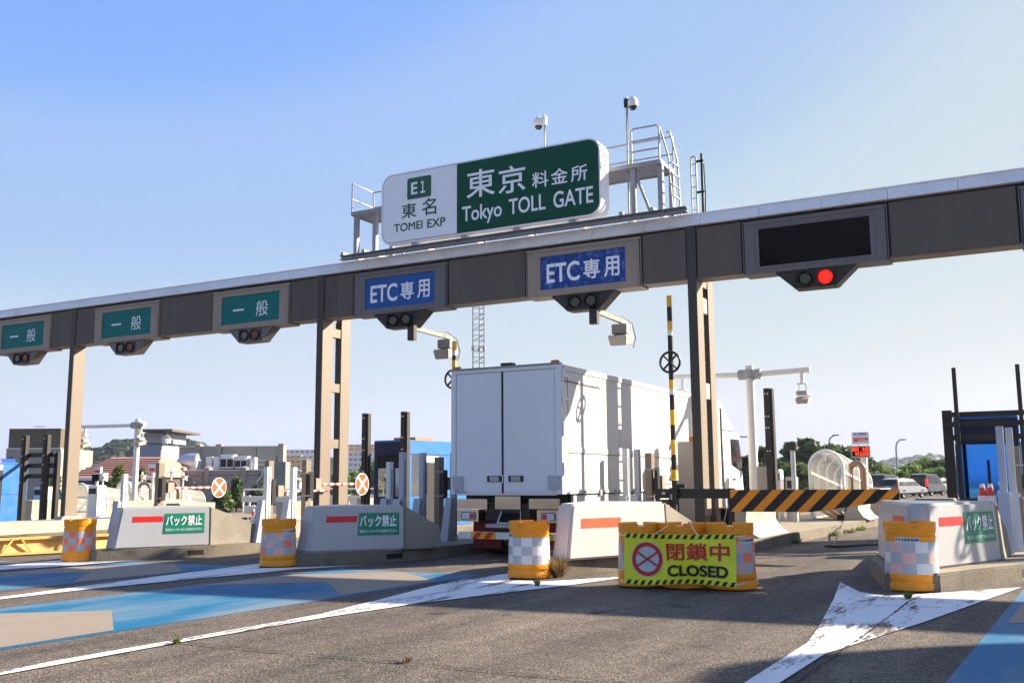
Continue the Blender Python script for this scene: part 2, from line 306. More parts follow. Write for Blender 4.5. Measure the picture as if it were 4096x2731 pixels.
# ------------------------------------------------------------------ mesh builder
LOC = {}
class MB:
    def __init__(s): s.v = []; s.f = []; s.mi = []; s.cur = 0; s.M = None
    def P(s, *pts):
        i = len(s.v)
        for p in pts:
            p = Vector(p); s.v.append(s.M @ p if s.M else p)
        return i
    def F(s, *idx): s.f.append(idx); s.mi.append(s.cur)
    def poly(s, pts): i = s.P(*pts); s.F(*range(i, i+len(pts))); return s
    def hexa(s, b, t):
        i = s.P(*b, *t); n = len(b)
        s.F(*[i+k for k in reversed(range(n))]); s.F(*[i+n+k for k in range(n)])
        for k in range(n): s.F(i+k, i+(k+1) % n, i+n+(k+1) % n, i+n+k)
        return s
    def box(s, x0, x1, y0, y1, z0, z1):
        x0, x1 = sorted((x0, x1)); y0, y1 = sorted((y0, y1)); z0, z1 = sorted((z0, z1))
        return s.hexa([(x0, y0, z0), (x1, y0, z0), (x1, y1, z0), (x0, y1, z0)], [(x0, y0, z1), (x1, y0, z1), (x1, y1, z1), (x0, y1, z1)])
    def prism(s, pts, off):
        off = Vector(off); return s.hexa([Vector(p) for p in pts], [Vector(p)+off for p in pts])
    def cyl(s, a, b, r, r1=None, n=12, caps=True):
        a = Vector(a); b = Vector(b); r1 = r if r1 is None else r1; d = (b-a).normalized()
        u = d.orthogonal().normalized(); w_ = d.cross(u)
        A = [a+(u*cos(2*pi*k/n)+w_*sin(2*pi*k/n))*r for k in range(n)]; B = [b+(u*cos(2*pi*k/n)+w_*sin(2*pi*k/n))*r1 for k in range(n)]
        i = s.P(*A, *B)
        for k in range(n): s.F(i+k, i+(k+1) % n, i+n+(k+1) % n, i+n+k)
        if caps: s.F(*[i+k for k in reversed(range(n))]); s.F(*[i+n+k for k in range(n)])
        return s
    def tube(s, pts, r, n=8, closed=False):
        pts = [Vector(p) for p in pts]; m = len(pts); rings = []
        up = Vector((0, 0, 1)); prev = None
        for k, p in enumerate(pts):
            if closed: d = (pts[(k+1) % m]-pts[k-1]).normalized()
            else: d = (pts[min(k+1, m-1)]-pts[max(k-1, 0)]).normalized()
            if prev is None: u = d.orthogonal().normalized()
            else: u = (prev-d*prev.dot(d)); u = u.normalized() if u.length > 1e-6 else d.orthogonal().normalized()
            prev = u; w_ = d.cross(u); rr = r[k] if isinstance(r, (list, tuple)) else r
            rings.append(s.P(*[p+(u*cos(2*pi*j/n)+w_*sin(2*pi*j/n))*rr for j in range(n)]))
        for k in range(m if closed else m-1):
            a = rings[k]; b = rings[(k+1) % m]
            for j in range(n): s.F(a+j, a+(j+1) % n, b+(j+1) % n, b+j)
        if not closed:
            s.F(*[rings[0]+j for j in reversed(range(n))]); s.F(*[rings[-1]+j for j in range(n)])
        return s
    def bar(s, a, b, wx, wy, up=(0, 0, 1)):
        a = Vector(a); b = Vector(b); d = (b-a).normalized(); up = Vector(up)
        if abs(d.dot(up)) > .99: up = Vector((0, 1, 0))
        u = d.cross(up).normalized()*wx/2; v = u.cross(d).normalized()*wy/2
        return s.hexa([a-u-v, a+u-v, a+u+v, a-u+v], [b-u-v, b+u-v, b+u+v, b-u+v])
    def lathe(s, prof, c, n=28, caps=True):
        c = Vector(c); rings = [s.P(*[c+Vector((r*cos(2*pi*k/n), r*sin(2*pi*k/n), z)) for k in range(n)]) for r, z in prof]
        for a, b in zip(rings, rings[1:]):
            for k in range(n): s.F(a+k, a+(k+1) % n, b+(k+1) % n, b+k)
        if caps: s.F(*[rings[0]+k for k in reversed(range(n))]); s.F(*[rings[-1]+k for k in range(n)])
        return s
    def sphere(s, c, r, n=14, sz=1, z0=-1, z1=1):
        a0, a1 = math.asin(z0), math.asin(z1)
        return s.lathe([(max(1e-4, r*cos(a0+(a1-a0)*k/8)), r*sz*sin(a0+(a1-a0)*k/8)) for k in range(9)], c, n)
    def build(s, name, mat, parent=None, smooth=False, bevel=0, loc=None, kind=None):
        me = bpy.data.meshes.new(name)
        L = LOC[parent.name] if parent else Vector(loc if loc is not None else (0, 0, 0))
        me.from_pydata([v-L for v in s.v], [], s.f)
        for m_ in (mat if isinstance(mat, (list, tuple)) else [mat]): me.materials.append(m_)
        if max(s.mi, default=0): me.polygons.foreach_set('material_index', s.mi)
        bm = bmesh.new(); bm.from_mesh(me); bmesh.ops.recalc_face_normals(bm, faces=bm.faces)
        if bevel:
            ed = [e for e in bm.edges if len(e.link_faces) == 2 and e.calc_face_angle(0) > .5]
            bmesh.ops.bevel(bm, geom=ed, offset=bevel, segments=2, affect='EDGES', clamp_overlap=True)
        bm.to_mesh(me); bm.free()
        if smooth or bevel:
            me.polygons.foreach_set('use_smooth', [True]*len(me.polygons)); me.set_sharp_from_angle(angle=radians(34))
        me.update()
        o = bpy.data.objects.new(name, me); COL.objects.link(o); LOC[o.name] = L
        if parent: o.parent = parent
        else: o.location = L
        if kind: o['kind'] = kind
        return o
def tag(o, label, cat, group=None):
    o['label'] = label; o['category'] = cat
    if group: o['group'] = group
    return o
def thing(name, loc, label, cat, group=None):
    o = bpy.data.objects.new(name, None); COL.objects.link(o); o.empty_display_size = .2
    o.location = loc; LOC[o.name] = Vector(loc)
    return tag(o, label, cat, group)
def dup(o, loc, label, rz=None, group=None, parent=None):
    c = o.copy(); COL.objects.link(c)
    if parent: c.parent = parent
    else:
        c.location = loc; c['label'] = label; LOC[c.name] = Vector(loc)
        if rz is not None: c.rotation_euler = (0, 0, rz)
        if group: c['group'] = group
    for ch in o.children: dup(ch, None, None, parent=c)
    return c
def text(body, o, u, v, w_, h_, mat, parent, name='lettering', bold=0, ext=.003, raw=False):
    """lettering laid on a plane: o = lower-left corner, u = reading direction, v = up; filled to w_ x h_"""
    cu = bpy.data.curves.new('lettering', 'FONT'); cu.body = body; cu.extrude = 0
    to = bpy.data.objects.new('lettering', cu); COL.objects.link(to)
    dg = bpy.context.evaluated_depsgraph_get(); me = bpy.data.meshes.new_from_object(to.evaluated_get(dg))
    bpy.data.objects.remove(to); bpy.data.curves.remove(cu)
    xs = [q.co.x for q in me.vertices]; ys = [q.co.y for q in me.vertices]
    x0, x1, y0, y1 = min(xs), max(xs), min(ys), max(ys)
    W0, H0 = x1-x0+2*bold, y1-y0+2*bold
    u = Vector(u).normalized(); v = Vector(v).normalized(); n = u.cross(v); o = Vector(o)
    b = MB()
    # heavier strokes: copies shifted by the stroke gain, each a hair above the last
    sh = [(0, 0)]+([(bold*cos(2*pi*k/8), bold*sin(2*pi*k/8)) for k in range(8)] if bold else [])
    for k, (dx, dy) in enumerate(sh):
        i = b.P(*[o+u*((q.co.x-x0+bold+dx)/W0*w_)+v*((q.co.y-y0+bold+dy)/max(1e-6, H0)*h_)+n*(ext+.00025*k) for q in me.vertices])
        for p in me.polygons: b.F(*[i+j for j in p.vertices])
    bpy.data.meshes.remove(me)
    return b if raw else b.build(name, mat, parent)
X, Y_, Z = Vector((1, 0, 0)), Vector((0, 1, 0)), Vector((0, 0, 1))
def rrect(x0, x1, z0, z1, r, n=6):
    out = []
    for cx, cz, a0 in ((x1-r, z0+r, -pi/2), (x1-r, z1-r, 0), (x0+r, z1-r, pi/2), (x0+r, z0+r, pi)):
        for k in range(n+1):
            a = a0+pi/2*k/n; out.append((cx+r*cos(a), cz+r*sin(a)))
    return out

# ================================================================== GROUND
SK = .055                                            # the lanes run slightly askew of the gantry
def lx(a, y): return a+SK*(y-20.75)
b = MB()
for x0, x1 in ((-3000, -67), (-67, 7), (7, 3000)):
    for y0, y1 in ((-400, 80), (80, 3200)):
        b.poly([(x0, y0, zg(x0)), (x1, y0, zg(x1)), (x1, y1, zg(x1)), (x0, y1, zg(x0))])
b.build('road', M_ASPH, kind='structure')
def sheet(name, polys, mat, dz):
    b = MB()
    for pl in polys: b.poly([(x, y, zg(x)+dz) for x, y in pl])
    o = b.build(name, mat, kind='structure'); return o
def strip(xc, y0, y1): return [(lx(xc-1.6, y0), y0), (lx(xc+1.6, y0), y0), (lx(xc+1.6, y1), y1-.1), (lx(xc-1.6, y1), y1+.12)]
def chev(xc, ya, t, cap=99):
    w_ = 1.5; out = []
    def q(dx, y): return (lx(xc, y)+dx, y)
    L = [q(-w_, ya-t-1.15), q(0, ya-t), q(w_, ya-t-1.15-.3), q(w_, ya-1.15), q(0, ya), q(-w_, ya-1.0)]
    return [[L[0], L[1], L[4], L[5]], [L[1], L[2], L[3], L[4]]]
LANES = {-20.7: 13.6, -14.72: 14.1, -9.33: 14.0, 1.6: 14.1}
sheet('blue_lane_surface', [strip(xc, -6, yt) for xc, yt in LANES.items()], M_BLUEPAINT, .004)
ch = []
for xc, yt in LANES.items():
    for k in range(4): ch += chev(xc, 13.92-5.63*k, 1.85)
sheet('beige_lane_chevrons', ch, M_BEIGEPAINT, .008)
g3 = [(-7.58, -4), (-7.40, -4), (-7.33, 5.04), (-7.27, 6.9), (-7.12, 8.78), (-6.89, 10.14), (-6.43, 11.72), (-6.08, 12.76), (-5.8, 13.9), (-5.7, 14.4), (-6.2, 13.75), (-6.62, 13.2), (-7.25, 13.2), (-7.75, 14.45), (-7.99, 13.11), (-7.84, 11.81), (-7.56, 10.25), (-7.36, 8.91), (-7.43, 6.86), (-7.53, 5.18)]
g2 = [(-12.82, -4), (-12.66, -4), (-12.56, 8.57), (-12.55, 9.97), (-12.27, 11.78), (-11.99, 12.99), (-11.9, 13.76), (-11.24, 14.88), (-12.1, 14.1), (-12.75, 13.7), (-13.2, 14.4), (-13.5, 14.62), (-13.38, 13.26), (-13.23, 11.74), (-13.03, 10.31), (-12.82, 8.74)]
g1 = [(-18.1, -4), (-17.94, -4), (-17.7, 9), (-17.34, 11.79), (-17.16, 12.28), (-16.99, 12.86), (-16.96, 13.63), (-16.5, 14.8), (-17.3, 14.0), (-18.0, 13.6), (-18.5, 14.2), (-18.6, 13.6), (-18.44, 12.6), (-18.15, 10.4), (-17.9, 9)]
g4 = [(-2.1, -4), (-1.94, -4), (-1.76, 7.1), (-1.70, 8.49), (-1.16, 10.77), (-.39, 14.5), (-1.35, 13.4), (-1.8, 12.9), (-2.2, 13.3), (-2.65, 14.48), (-2.35, 12.4), (-2.08, 10.24), (-1.95, 8.99), (-1.98, 7.11)]
sheet('white_gore_marking', [g1], M_WHITEPAINT2, .012)
sheet('white_gore_marking', [g2], M_WHITEPAINT2, .012)
sheet('white_gore_marking', [g3], M_WHITEPAINT, .012)
sheet('white_gore_marking', [g4], M_WHITEPAINT2, .012)
# pavement joints: a ragged cut across the lanes and one under the right-hand gore
TAR = pm('joint_sealant', (30, 28, 27), .7)
def joint(pts, w_, seed):
    rr = random.Random(seed); b = MB(); L = []; Rr = []
    for (xa, ya), (xb, yb) in zip(pts, pts[1:]):
        n = max(2, int(sqrt((xb-xa)**2+(yb-ya)**2)/.06))
        for k in range(n):
            t = k/n; x, y = xa+(xb-xa)*t+rr.uniform(-.008, .008), ya+(yb-ya)*t+rr.uniform(-.008, .008); hw = w_*rr.choice((.15, .6, .8, 1, 1, 1.2))
            d = Vector((yb-ya, xa-xb, 0)).normalized()*hw
            L.append((x+d.x, y+d.y, zg(x)+.016)); Rr.append((x-d.x, y-d.y, zg(x)+.016))
    i = b.P(*L); j = b.P(*Rr); n = len(L)
    for k in range(n-1): b.F(i+k, i+k+1, j+k+1, j+k)
    return b.build('pavement_joint', TAR, kind='structure')
joint([(-8.5, 6.79), (-7.47, 6.82), (-6.21, 6.76), (-5.02, 6.76), (-1.7, 6.66)], .010, 1)
joint([(-1.45, 13.0), (-1.51, 12.39), (-1.57, 9.4), (-1.67, 7.2), (-1.75, 3)], .012, 2)
joint([(-2.6, 11.9), (-.6, 11.95)], .008, 3)

# ================================================================== TOLL ISLANDS
def island(pts, label, ymax=46):
    n = len(pts)
    b = MB(); b.hexa([(x, y, zg(x)-.1) for x, y in pts], [(x, y, zg(x)+.235) for x, y in pts])
    b.mi = [0, 1]+[0]*n
    o = b.build('toll_island', [KERB, KERBTOP], bevel=.025, loc=(pts[0][0], pts[0][1], zg(pts[0][0])))
    return tag(o, label, 'traffic island', 'raised concrete toll islands')
def outline(right, axis, hw=1.25, y1=46):
    r = list(right); ye = r[-1][1]
    r += [(lx(axis+hw, y1), y1)]
    l = [(lx(axis-hw, y1), y1), (lx(axis-hw, ye+1.0), ye+1.0), (max(r[0][0]-.85, lx(axis-hw, ye)), r[0][1]+2.3), (r[0][0]-.32, r[0][1]+.02)]
    return r+l
ISL = {}
ISL[1] = island(outline([(-17.42, 13.95), (-17.0, 14.5), (-16.5, 15.22), (-16.05, 16.1), (-15.85, 17.06), (-15.8, 18.4)], -17.0, 1.3), 'kerbed toll island under the sunlit white crash block with the green notice')
ISL[2] = island(outline([(-12.55, 14.25), (-12.2, 14.5), (-11.41, 15.46), (-11.1, 16.1), (-10.75, 17.2), (-10.7, 18.4)], -11.95), 'shaded kerbed toll island left of the white lorry under the grey crash block')
ISL[3] = island(outline([(-6.95, 14.0), (-6.75, 14.26), (-6.35, 15.3), (-5.75, 17.0), (-5.5, 18.5)], -6.6, 1.22), 'toll island carrying the striped barrier beam, weeds along its kerb')
ISL[4] = island(outline([(-1.6, 13.55), (-1.28, 13.61), (-.85, 14.5), (-.41, 15.3), (-.2, 16.2), (-.1, 18)], -1.35, 1.25), 'kerbed toll island at the right edge under the beige crash block')
island(outline([(3.6, 13.6), (4.0, 13.8), (4.9, 15.6), (5.1, 18)], 3.95), 'kerbed toll island just beyond the right picture edge')
island(outline([(-22.9, 16.6), (-22.5, 17.1), (-21.6, 18.6), (-21.3, 20.5)], -22.5), 'low concrete toll island behind the pale yellow barrier at the left')
island(outline([(-28.3, 17.2), (-27.9, 17.6), (-26.9, 19.2), (-26.7, 21)], -27.85), 'far left toll island with the single gantry column')
island(outline([(-33.6, 19), (-33.2, 19.3), (-32.2, 21), (-32, 23)], -33.1), 'distant toll island below the blue booth at the left edge')
island(outline([(-38.9, 20), (-38.5, 20.3), (-37.5, 22), (-37.3, 24)], -38.4), 'distant toll island with a brown steel frame at the far left')
for (x, y), a in (((-15.84, 15.28+1.0), .4), ((-11.25, 15.75), .35), ((-.62, 14.88), .3)): pass
def slot(isl, p0, p1, t0, t1):
    a = Vector((*p0, 0)); c = Vector((*p1, 0)); d = (c-a); n = Vector((d.y, -d.x, 0)).normalized()
    q = [a+d*t0+n*.004, a+d*t1+n*.004]; b = MB()
    z0 = zg(p0[0])+.06; z1 = z0+.10
    b.poly([(q[0].x, q[0].y, z0), (q[1].x, q[1].y, z0), (q[1].x, q[1].y, z1), (q[0].x, q[0].y, z1)])
    b.build('drain_slot', GAP, isl)
slot(ISL[1], (-16.05, 16.1), (-16.5, 15.22), .55, .85) if False else slot(ISL[1], (-16.5, 15.22), (-16.05, 16.1), .28, .62)
slot(ISL[2], (-11.41, 15.46), (-11.1, 16.1), .35, .85)
slot(ISL[4], (-.41, 15.3), (-.2, 16.2), .1, .45)

# ------------------------------------------------------------------ crash blocks at the island tips
def crash_block(FR, PE, WE, axis, label, clad, core, notice=True, stripe=REDS, H=.86, WEH=.42, su=(.14, .47), sz=(.64, .775), left_stripe=False):
    z0 = zg(FR[0])+.236
    t = thing('crash_block', (FR[0], FR[1], z0), label, 'crash block', 'wedge shaped crash blocks at the island tips')
    FR, PE, WE = (Vector((*p, z0)) for p in (FR, PE, WE))
    FL = FR+Vector((-.30, .02, 0)); PLx = 2*axis-PE.x
    PL = Vector((max(PLx, FL.x-1.0), PE.y+.1, z0)); WL = Vector((PL.x-.05, WE.y, z0))
    def up(p, dx, dy, h): return p+Vector((dx, dy, h))
    dn = (PE-FR).normalized(); nin = Vector((-dn.y, dn.x, 0))
    base = [FL, FR, PE, PL]; top = [up(FL, .05, .17, H), FR+nin*.05+dn*.15+Z*H, PE+nin*.05+Z*H, up(PL, .05, .0, H)]
    b = MB(); b.hexa(base, top); b.build('cladding', clad, t, bevel=.035)
    off = Vector((0, .012, 0))
    b = MB(); b.hexa([PE+off+Vector((-.012, 0, 0)), WE, WL, PL+off], [PE+nin*.062+Vector((0, .012, H-.012)), up(WE, -.05, 0, WEH), up(WL, .05, 0, WEH), up(PL, .05, .012, H-.012)])
    b.build('concrete_wedge', core, t, bevel=.02)
    def face(a0, a1, c0, c1):
        n = (a1-a0).cross(c0-a0).normalized()
        return lambda u, v, e=.005: (a0.lerp(a1, u)).lerp(c0.lerp(c1, u), v)+n*e
    f = face(FR, PE, top[1], top[2])
    uu = (f(1, .5)-f(0, .5)).normalized(); vv = (f(.5, 1)-f(.5, 0)); vv = (vv-uu*vv.dot(uu)).normalized()
    b = MB(); b.poly([f(su[0], sz[0]), f(su[1], sz[0]), f(su[1], sz[1]), f(su[0], sz[1])]); b.build('reflective_stripe', stripe, t)
    if left_stripe:
        g = face(PL, FL, top[3], top[0]); b = MB(); b.poly([g(.55, .62), g(.9, .62), g(.9, .78), g(.55, .78)]); b.build('reflective_stripe', stripe, t)
    if notice:
        b = MB(); b.prism([f(.49, .345), f(.935, .345), f(.935, .835), f(.49, .835)], (f(0, 0, 1)-f(0, 0, 0))*.004)
        nb = b.build('notice', SIGNG, t)
        Wn = (f(.935, .5)-f(.49, .5)).length; Hn = (f(.5, .835)-f(.5, .345)).length; o = f(.49, .345, .011)
        text('バック禁止', o+uu*Wn*.05+vv*Hn*.37, uu, vv, Wn*.90, Hn*.53, LETW, nb, bold=.022)
        text('前方のインターホンでお知らせ下さい', o+uu*Wn*.05+vv*Hn*.11, uu, vv, Wn*.90, Hn*.14, LETW, nb, bold=.012)
    return t
crash_block((-17.20, 14.20), (-16.24, 15.95), (-15.95, 17.15), -17.0, 'sunlit white sheet metal crash block with green notice, in front of the farther X disc', CLAD, CONC)
crash_block((-12.27, 14.50), (-11.05, 15.95), (-10.68, 16.72), -11.95, 'grey shaded sheet metal crash block with red stripe and green notice beside the lorry', CLAD, CONC)
crash_block((-6.70, 14.16), (-5.77, 16.2), (-5.5, 17.3), -6.6, 'white painted concrete crash block with a faded orange stripe and no notice', WHITEC, CONC, notice=False, stripe=ORS, H=.88, su=(.1, .5), sz=(.56, .73))
crash_block((-1.42, 14.05), (-.64, 15.99), (-.55, 17.15), -1.5, 'beige sheet metal crash block with green notice at the right picture edge', CLAD, CONC, left_stripe=True)
crash_block((3.9, 14.2), (4.9, 15.9), (5.0, 17), 3.95, 'crash block on the island beyond the right picture edge', CLAD, CONC)

# ================================================================== GANTRY
GY = 20.75
gantry = thing('toll_gantry', (-6.65, 21, .07), 'long taupe steel toll gantry spanning all lanes with ribbed brown fascia and pale coping', 'gantry')
CEN = [-35.4, -30.14, -25.06, -19.87, -14.63, -9.35, -3.98, 1.42, 6.75, 12.1]
COLX = [-38.1, -27.53, -17.26, -6.65, 4.1, 14.8]
XA, XB = -46, 19
b = MB(); b.box(XA, XB, GY+.06, GY+.40, 6.05, 7.22); b.build('core_beam', GAP, gantry)
b = MB(); b.box(XA, XB, GY+.02, GY+.46, 6.00, 6.035); b.build('soffit', COLM, gantry)
b = MB(); x = XA
while x < XB:
    b.hexa([(x, GY-.07, 7.245), (x+1.312, GY-.07, 7.245), (x+1.312, GY+.5, 7.245), (x, GY+.5, 7.245)], [(x, GY-.03, 7.47), (x+1.312, GY-.03, 7.47), (x+1.312, GY+.46, 7.47), (x, GY+.46, 7.47)])
    b.box(x, x+1.312, GY-.045, GY+.47, 7.472, 7.50); b.box(x, x+1.312, GY-.085, GY+.2, 7.225, 7.243)
    x += 1.32
b.build('coping', COPING, gantry)
cuts = [XA]
for c in CEN: cuts += [c-1.53, c+1.53]
cuts.append(XB); segs = []
for k in range(0, len(cuts), 2):
    a, c = cuts[k], cuts[k+1]
    m_ = [q for q in COLX if a < q < c]
    if m_: segs += [(a, m_[0]-.12), (m_[0]+.12, c)]
    else: segs.append((a, c))
for a, c in segs:
    if c-a < .05: continue
    b = MB(); b.box(a+.012, c-.012, GY, GY+.055, 6.03, 7.17)
    b.build('fascia_panel', BROWN, gantry)
for q in COLX:
    zb = zg(q)+.2
    single = q < -25
    b = MB(); b.box(q-.1, q+.1, GY-.02, GY+.42, zb, 6.0); b.box(q-.1, q+.1, GY-.02, GY+.03, 6.0, 7.2); b.build('column', COLM, gantry, bevel=.008)
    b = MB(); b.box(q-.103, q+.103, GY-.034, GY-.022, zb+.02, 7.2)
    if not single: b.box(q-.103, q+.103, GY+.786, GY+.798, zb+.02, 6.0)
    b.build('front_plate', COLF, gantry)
    if not single:
        b = MB(); b.box(q-.1, q+.1, GY+.80, GY+1.2, zb, 6.9); b.build('column', COLM, gantry, bevel=.008)
        for z in ((5.55, 4.02, 2.48) if q < -10 else (5.9,)): b = MB(); b.box(q-.06, q+.085, GY+.42, GY+.80, z, z+.24); b.build('cross_beam', COLM, gantry)
        b = MB(); b.box(q-.2, q+.2, GY-.12, GY+.5, zb, zb+.06); b.box(q-.2, q+.2, GY+.7, GY+1.3, zb, zb+.06); b.build('base_plate', COLM, gantry)
q = -6.65
b = MB(); z = 1.0
while z < 5.8: b.bar((q, GY+.42, z), (q, GY+.80, z), .025, .025); z += .40
b.build('ladder_rung', GALV, gantry)
b = MB()
for z in (5.3, 3.35): b.box(q+.0, q+.09, GY+.45, GY+.74, z, z+.36)
b.build('junction_box', CABI, gantry, bevel=.01)
b = MB(); b.box(q+.1, q+.16, GY-.0, GY+.33, .78, 1.30); b.build('junction_box', FRAME, gantry, bevel=.01)
b = MB(); b.box(q+.1, q+.16, GY+.85, GY+1.15, .9, 1.35); b.build('junction_box', FRAME, gantry, bevel=.01)
# concrete plinth of the single column
b = MB(); q = -27.53; z0 = zg(q)+.2
b.hexa([(q-.3, GY-.5, z0), (q+.25, GY-.5, z0), (q+.25, GY+.9, z0), (q-.3, GY+.9, z0)], [(q-.14, GY-.1, z0+.5), (q+.14, GY-.1, z0+.5), (q+.14, GY+.6, z0+.5), (q-.14, GY+.6, z0+.5)])
b.build('column_plinth', CONCW, gantry)

# ------------------------------------------------------------------ lane signs and their signals
LS = [('green', 'green lane sign reading 一般 out past the left picture edge', None),
      ('green', 'green lane sign reading 一般 cut by the left picture edge, nearest the edge', 'gr'),
      ('green', 'green lane sign reading 一般, middle of the three green ones', 'gr'),
      ('green', 'green lane sign reading 一般 nearest the blue ETC signs', 'gr'),
      ('blue', 'clean blue lane sign reading ETC専用 in a dark casing', 'dd'),
      ('blued', 'blistered blue lane sign reading ETC専用 in a pale grey casing', 'dd'),
      ('off', 'blank black lane sign in a dark grey casing above the red signal', 'db'),
      ('off', 'grey sign casing cut off at the right picture edge', None),
      ('off', 'lane sign casing beyond the right picture edge, nearer one', None),
      ('off', 'lane sign casing beyond the right picture edge, farther one', None)]
for c, (kind, label, sig) in zip(CEN, LS):
    t = thing('lane_sign', (c, GY, 6.0), label, 'lane sign', 'lane signs along the gantry')
    fr = {'green': FRAME, 'blue': FRAME2, 'blued': FRAME, 'off': FRAME2}[kind]
    x0, x1, z0, z1 = c-1.11, c+1.11, 6.125, 6.95
    if kind == 'off': x0, x1, z0, z1 = c-1.15, c+1.15, 6.12, 6.95
    b = MB()
    b.box(c-1.5, c+1.5, GY-.02, GY+.06, z1+.0, 7.145); b.box(c-1.5, c+1.5, GY-.02, GY+.06, 5.985, z0); b.box(c-1.5, x0, GY-.02, GY+.06, z0, z1); b.box(x1, c+1.5, GY-.02, GY+.06, z0, z1)
    b.box(c-1.5, c+1.5, GY+.46, GY+.50, 5.985, 7.145); b.box(c-1.5, c+1.5, GY-.015, GY+.5, 5.965, 5.985)
    b.build('casing', fr, t)
    b = MB()
    for xx in (c-1.48, c+1.46): b.box(xx, xx+.02, GY-.026, GY-.021, 5.99, 7.1)
    b.box(c-1.5, c+1.5, GY-.024, GY-.021, 7.06, 7.068); b.build('casing_seam', GAP, t)
    film = {'green': TEAL, 'blue': BLUEF, 'blued': BLUEFD, 'off': BLACKP}[kind]
    b = MB(); b.box(x0+.004, x1-.004, GY+.005, GY+.04, z0+.004, z1-.004); pn = b.build('film_panel', film, t)
    W_, H_ = x1-x0, z1-z0; o = Vector((x0, GY+.001, z0))
    if kind == 'green':
        b = MB(); b.box(x0+W_*.195, x0+W_*.39, GY-.001, GY+.004, z0+H_*.46, z0+H_*.52); b.build('lettering', LETW, pn)
        text('般', o+X*W_*.60+Z*H_*.20, X, Z, W_*.205, H_*.54, LETW, pn, ext=.004)
    elif kind != 'off':
        text('ETC', o+X*W_*.075+Z*H_*.19, X, Z, W_*.395, H_*.58, LETW, pn, bold=.02, ext=.004)
        text('専', o+X*W_*.515+Z*H_*.19, X, Z, W_*.19, H_*.58, LETW, pn, bold=.02, ext=.004)
        text('用', o+X*W_*.755+Z*H_*.19, X, Z, W_*.175, H_*.58, LETW, pn, bold=.02, ext=.004)
    else:
        b = MB()
        for (a, d, e, g) in ((x0-.1, x1+.1, z1+.05, z1+.065), (x0-.1, x1+.1, z0-.065, z0-.05), (x0-.1, x0-.085, z0-.05, z1+.05), (x1+.085, x1+.1, z0-.05, z1+.05)): b.box(a, d, GY-.03, GY-.021, e, g)
        b.build('inner_frame', FRAME2, t)
    if sig:
        lab = {('green', -30.14): 'trapezoid signal with a dull red lamp under the leftmost green sign', ('green', -25.06): 'trapezoid signal with a dull red lamp under the middle green sign', ('green', -19.87): 'trapezoid signal with a dull red lamp under the green sign next to the ETC signs',
               ('blue', -14.63): 'trapezoid signal with two glassy dark lamps under the clean ETC sign', ('blued', -9.35): 'trapezoid signal with two black lamps under the blistered ETC sign', ('off', -3.98): 'trapezoid signal with a bright red lamp lit under the blank black sign'}[(kind, c)]
        s_ = thing('lane_signal', (c, GY, 5.75), lab, 'traffic signal', 'signals hung under the gantry')
        b = MB(); b.prism([(c-.84, GY+.02, 5.955), (c-.42, GY+.02, 5.56), (c+.42, GY+.02, 5.56), (c+.84, GY+.02, 5.955)], (0, .36, 0)); b.build('housing', CHAR if kind != 'green' else FRAME2, s_)
        b = MB()
        for xx in (c-.42, c+.40): b.box(xx, xx+.02, GY+.008, GY+.018, 5.57, 5.95)
        b.build('housing_seam', GAP, s_)
        for dx, lm in ((-.2, LENSD if sig[0] == 'd' else LENSG), (.21, {'r': LENSR, 'd': LENSD, 'b': LENSRB}[sig[1]])):
            b = MB(); b.cyl((c+dx, GY+.02, 5.76), (c+dx, GY-.05, 5.76), .165, .165, 20, False); hd = b.build('lamp_hood', CHAR, s_)
            b = MB(); b.cyl((c+dx, GY+.012, 5.76), (c+dx, GY-.012, 5.76), .145, .11, 24); b.build('lamp', lm, s_, smooth=True)

# ------------------------------------------------------------------ ETC antennas hung from the gantry
def antenna(x, label):
    t = thing('etc_antenna', (x, GY, 5.55), label, 'antenna', 'grey antenna boxes on arms under the gantry')
    b = MB(); b.box(x-.10, x+.10, GY+.02, GY+.16, 5.20, 5.62); b.build('bracket', CHAR, t)
    b = MB(); b.bar((x, GY+.16, 5.53), (x, GY+2.05, 5.50), .09, .10); b.build('arm', FRAME, t)
    b = MB(); b.box(x-.20, x+.20, GY+1.62, GY+1.98, 5.18, 5.42); b.build('clamp', GALVD, t)
    b = MB(); b.hexa([(x-.20, GY+1.5, 4.86), (x+.22, GY+1.5, 4.86), (x+.22, GY+2.0, 4.93), (x-.20, GY+2.0, 4.93)], [(x-.25, GY+1.45, 5.12), (x+.25, GY+1.45, 5.12), (x+.25, GY+2.05, 5.22), (x-.25, GY+2.05, 5.22)])
    b.build('antenna_box', CABI, t, bevel=.02)
    b = MB(); b.tube([(x+.05, GY+1.2, 5.58), (x+.09, GY+1.6, 5.62), (x+.24, GY+1.9, 5.45), (x+.27, GY+2.05, 5.1), (x+.24, GY+1.95, 4.84)], .012, 5); b.build('cable', CABLE, t)
antenna(-14.28, 'grey antenna box on an arm below the clean ETC sign, partly behind a yellow pole')
antenna(-9.10, 'grey antenna box on an arm below the blistered ETC sign')

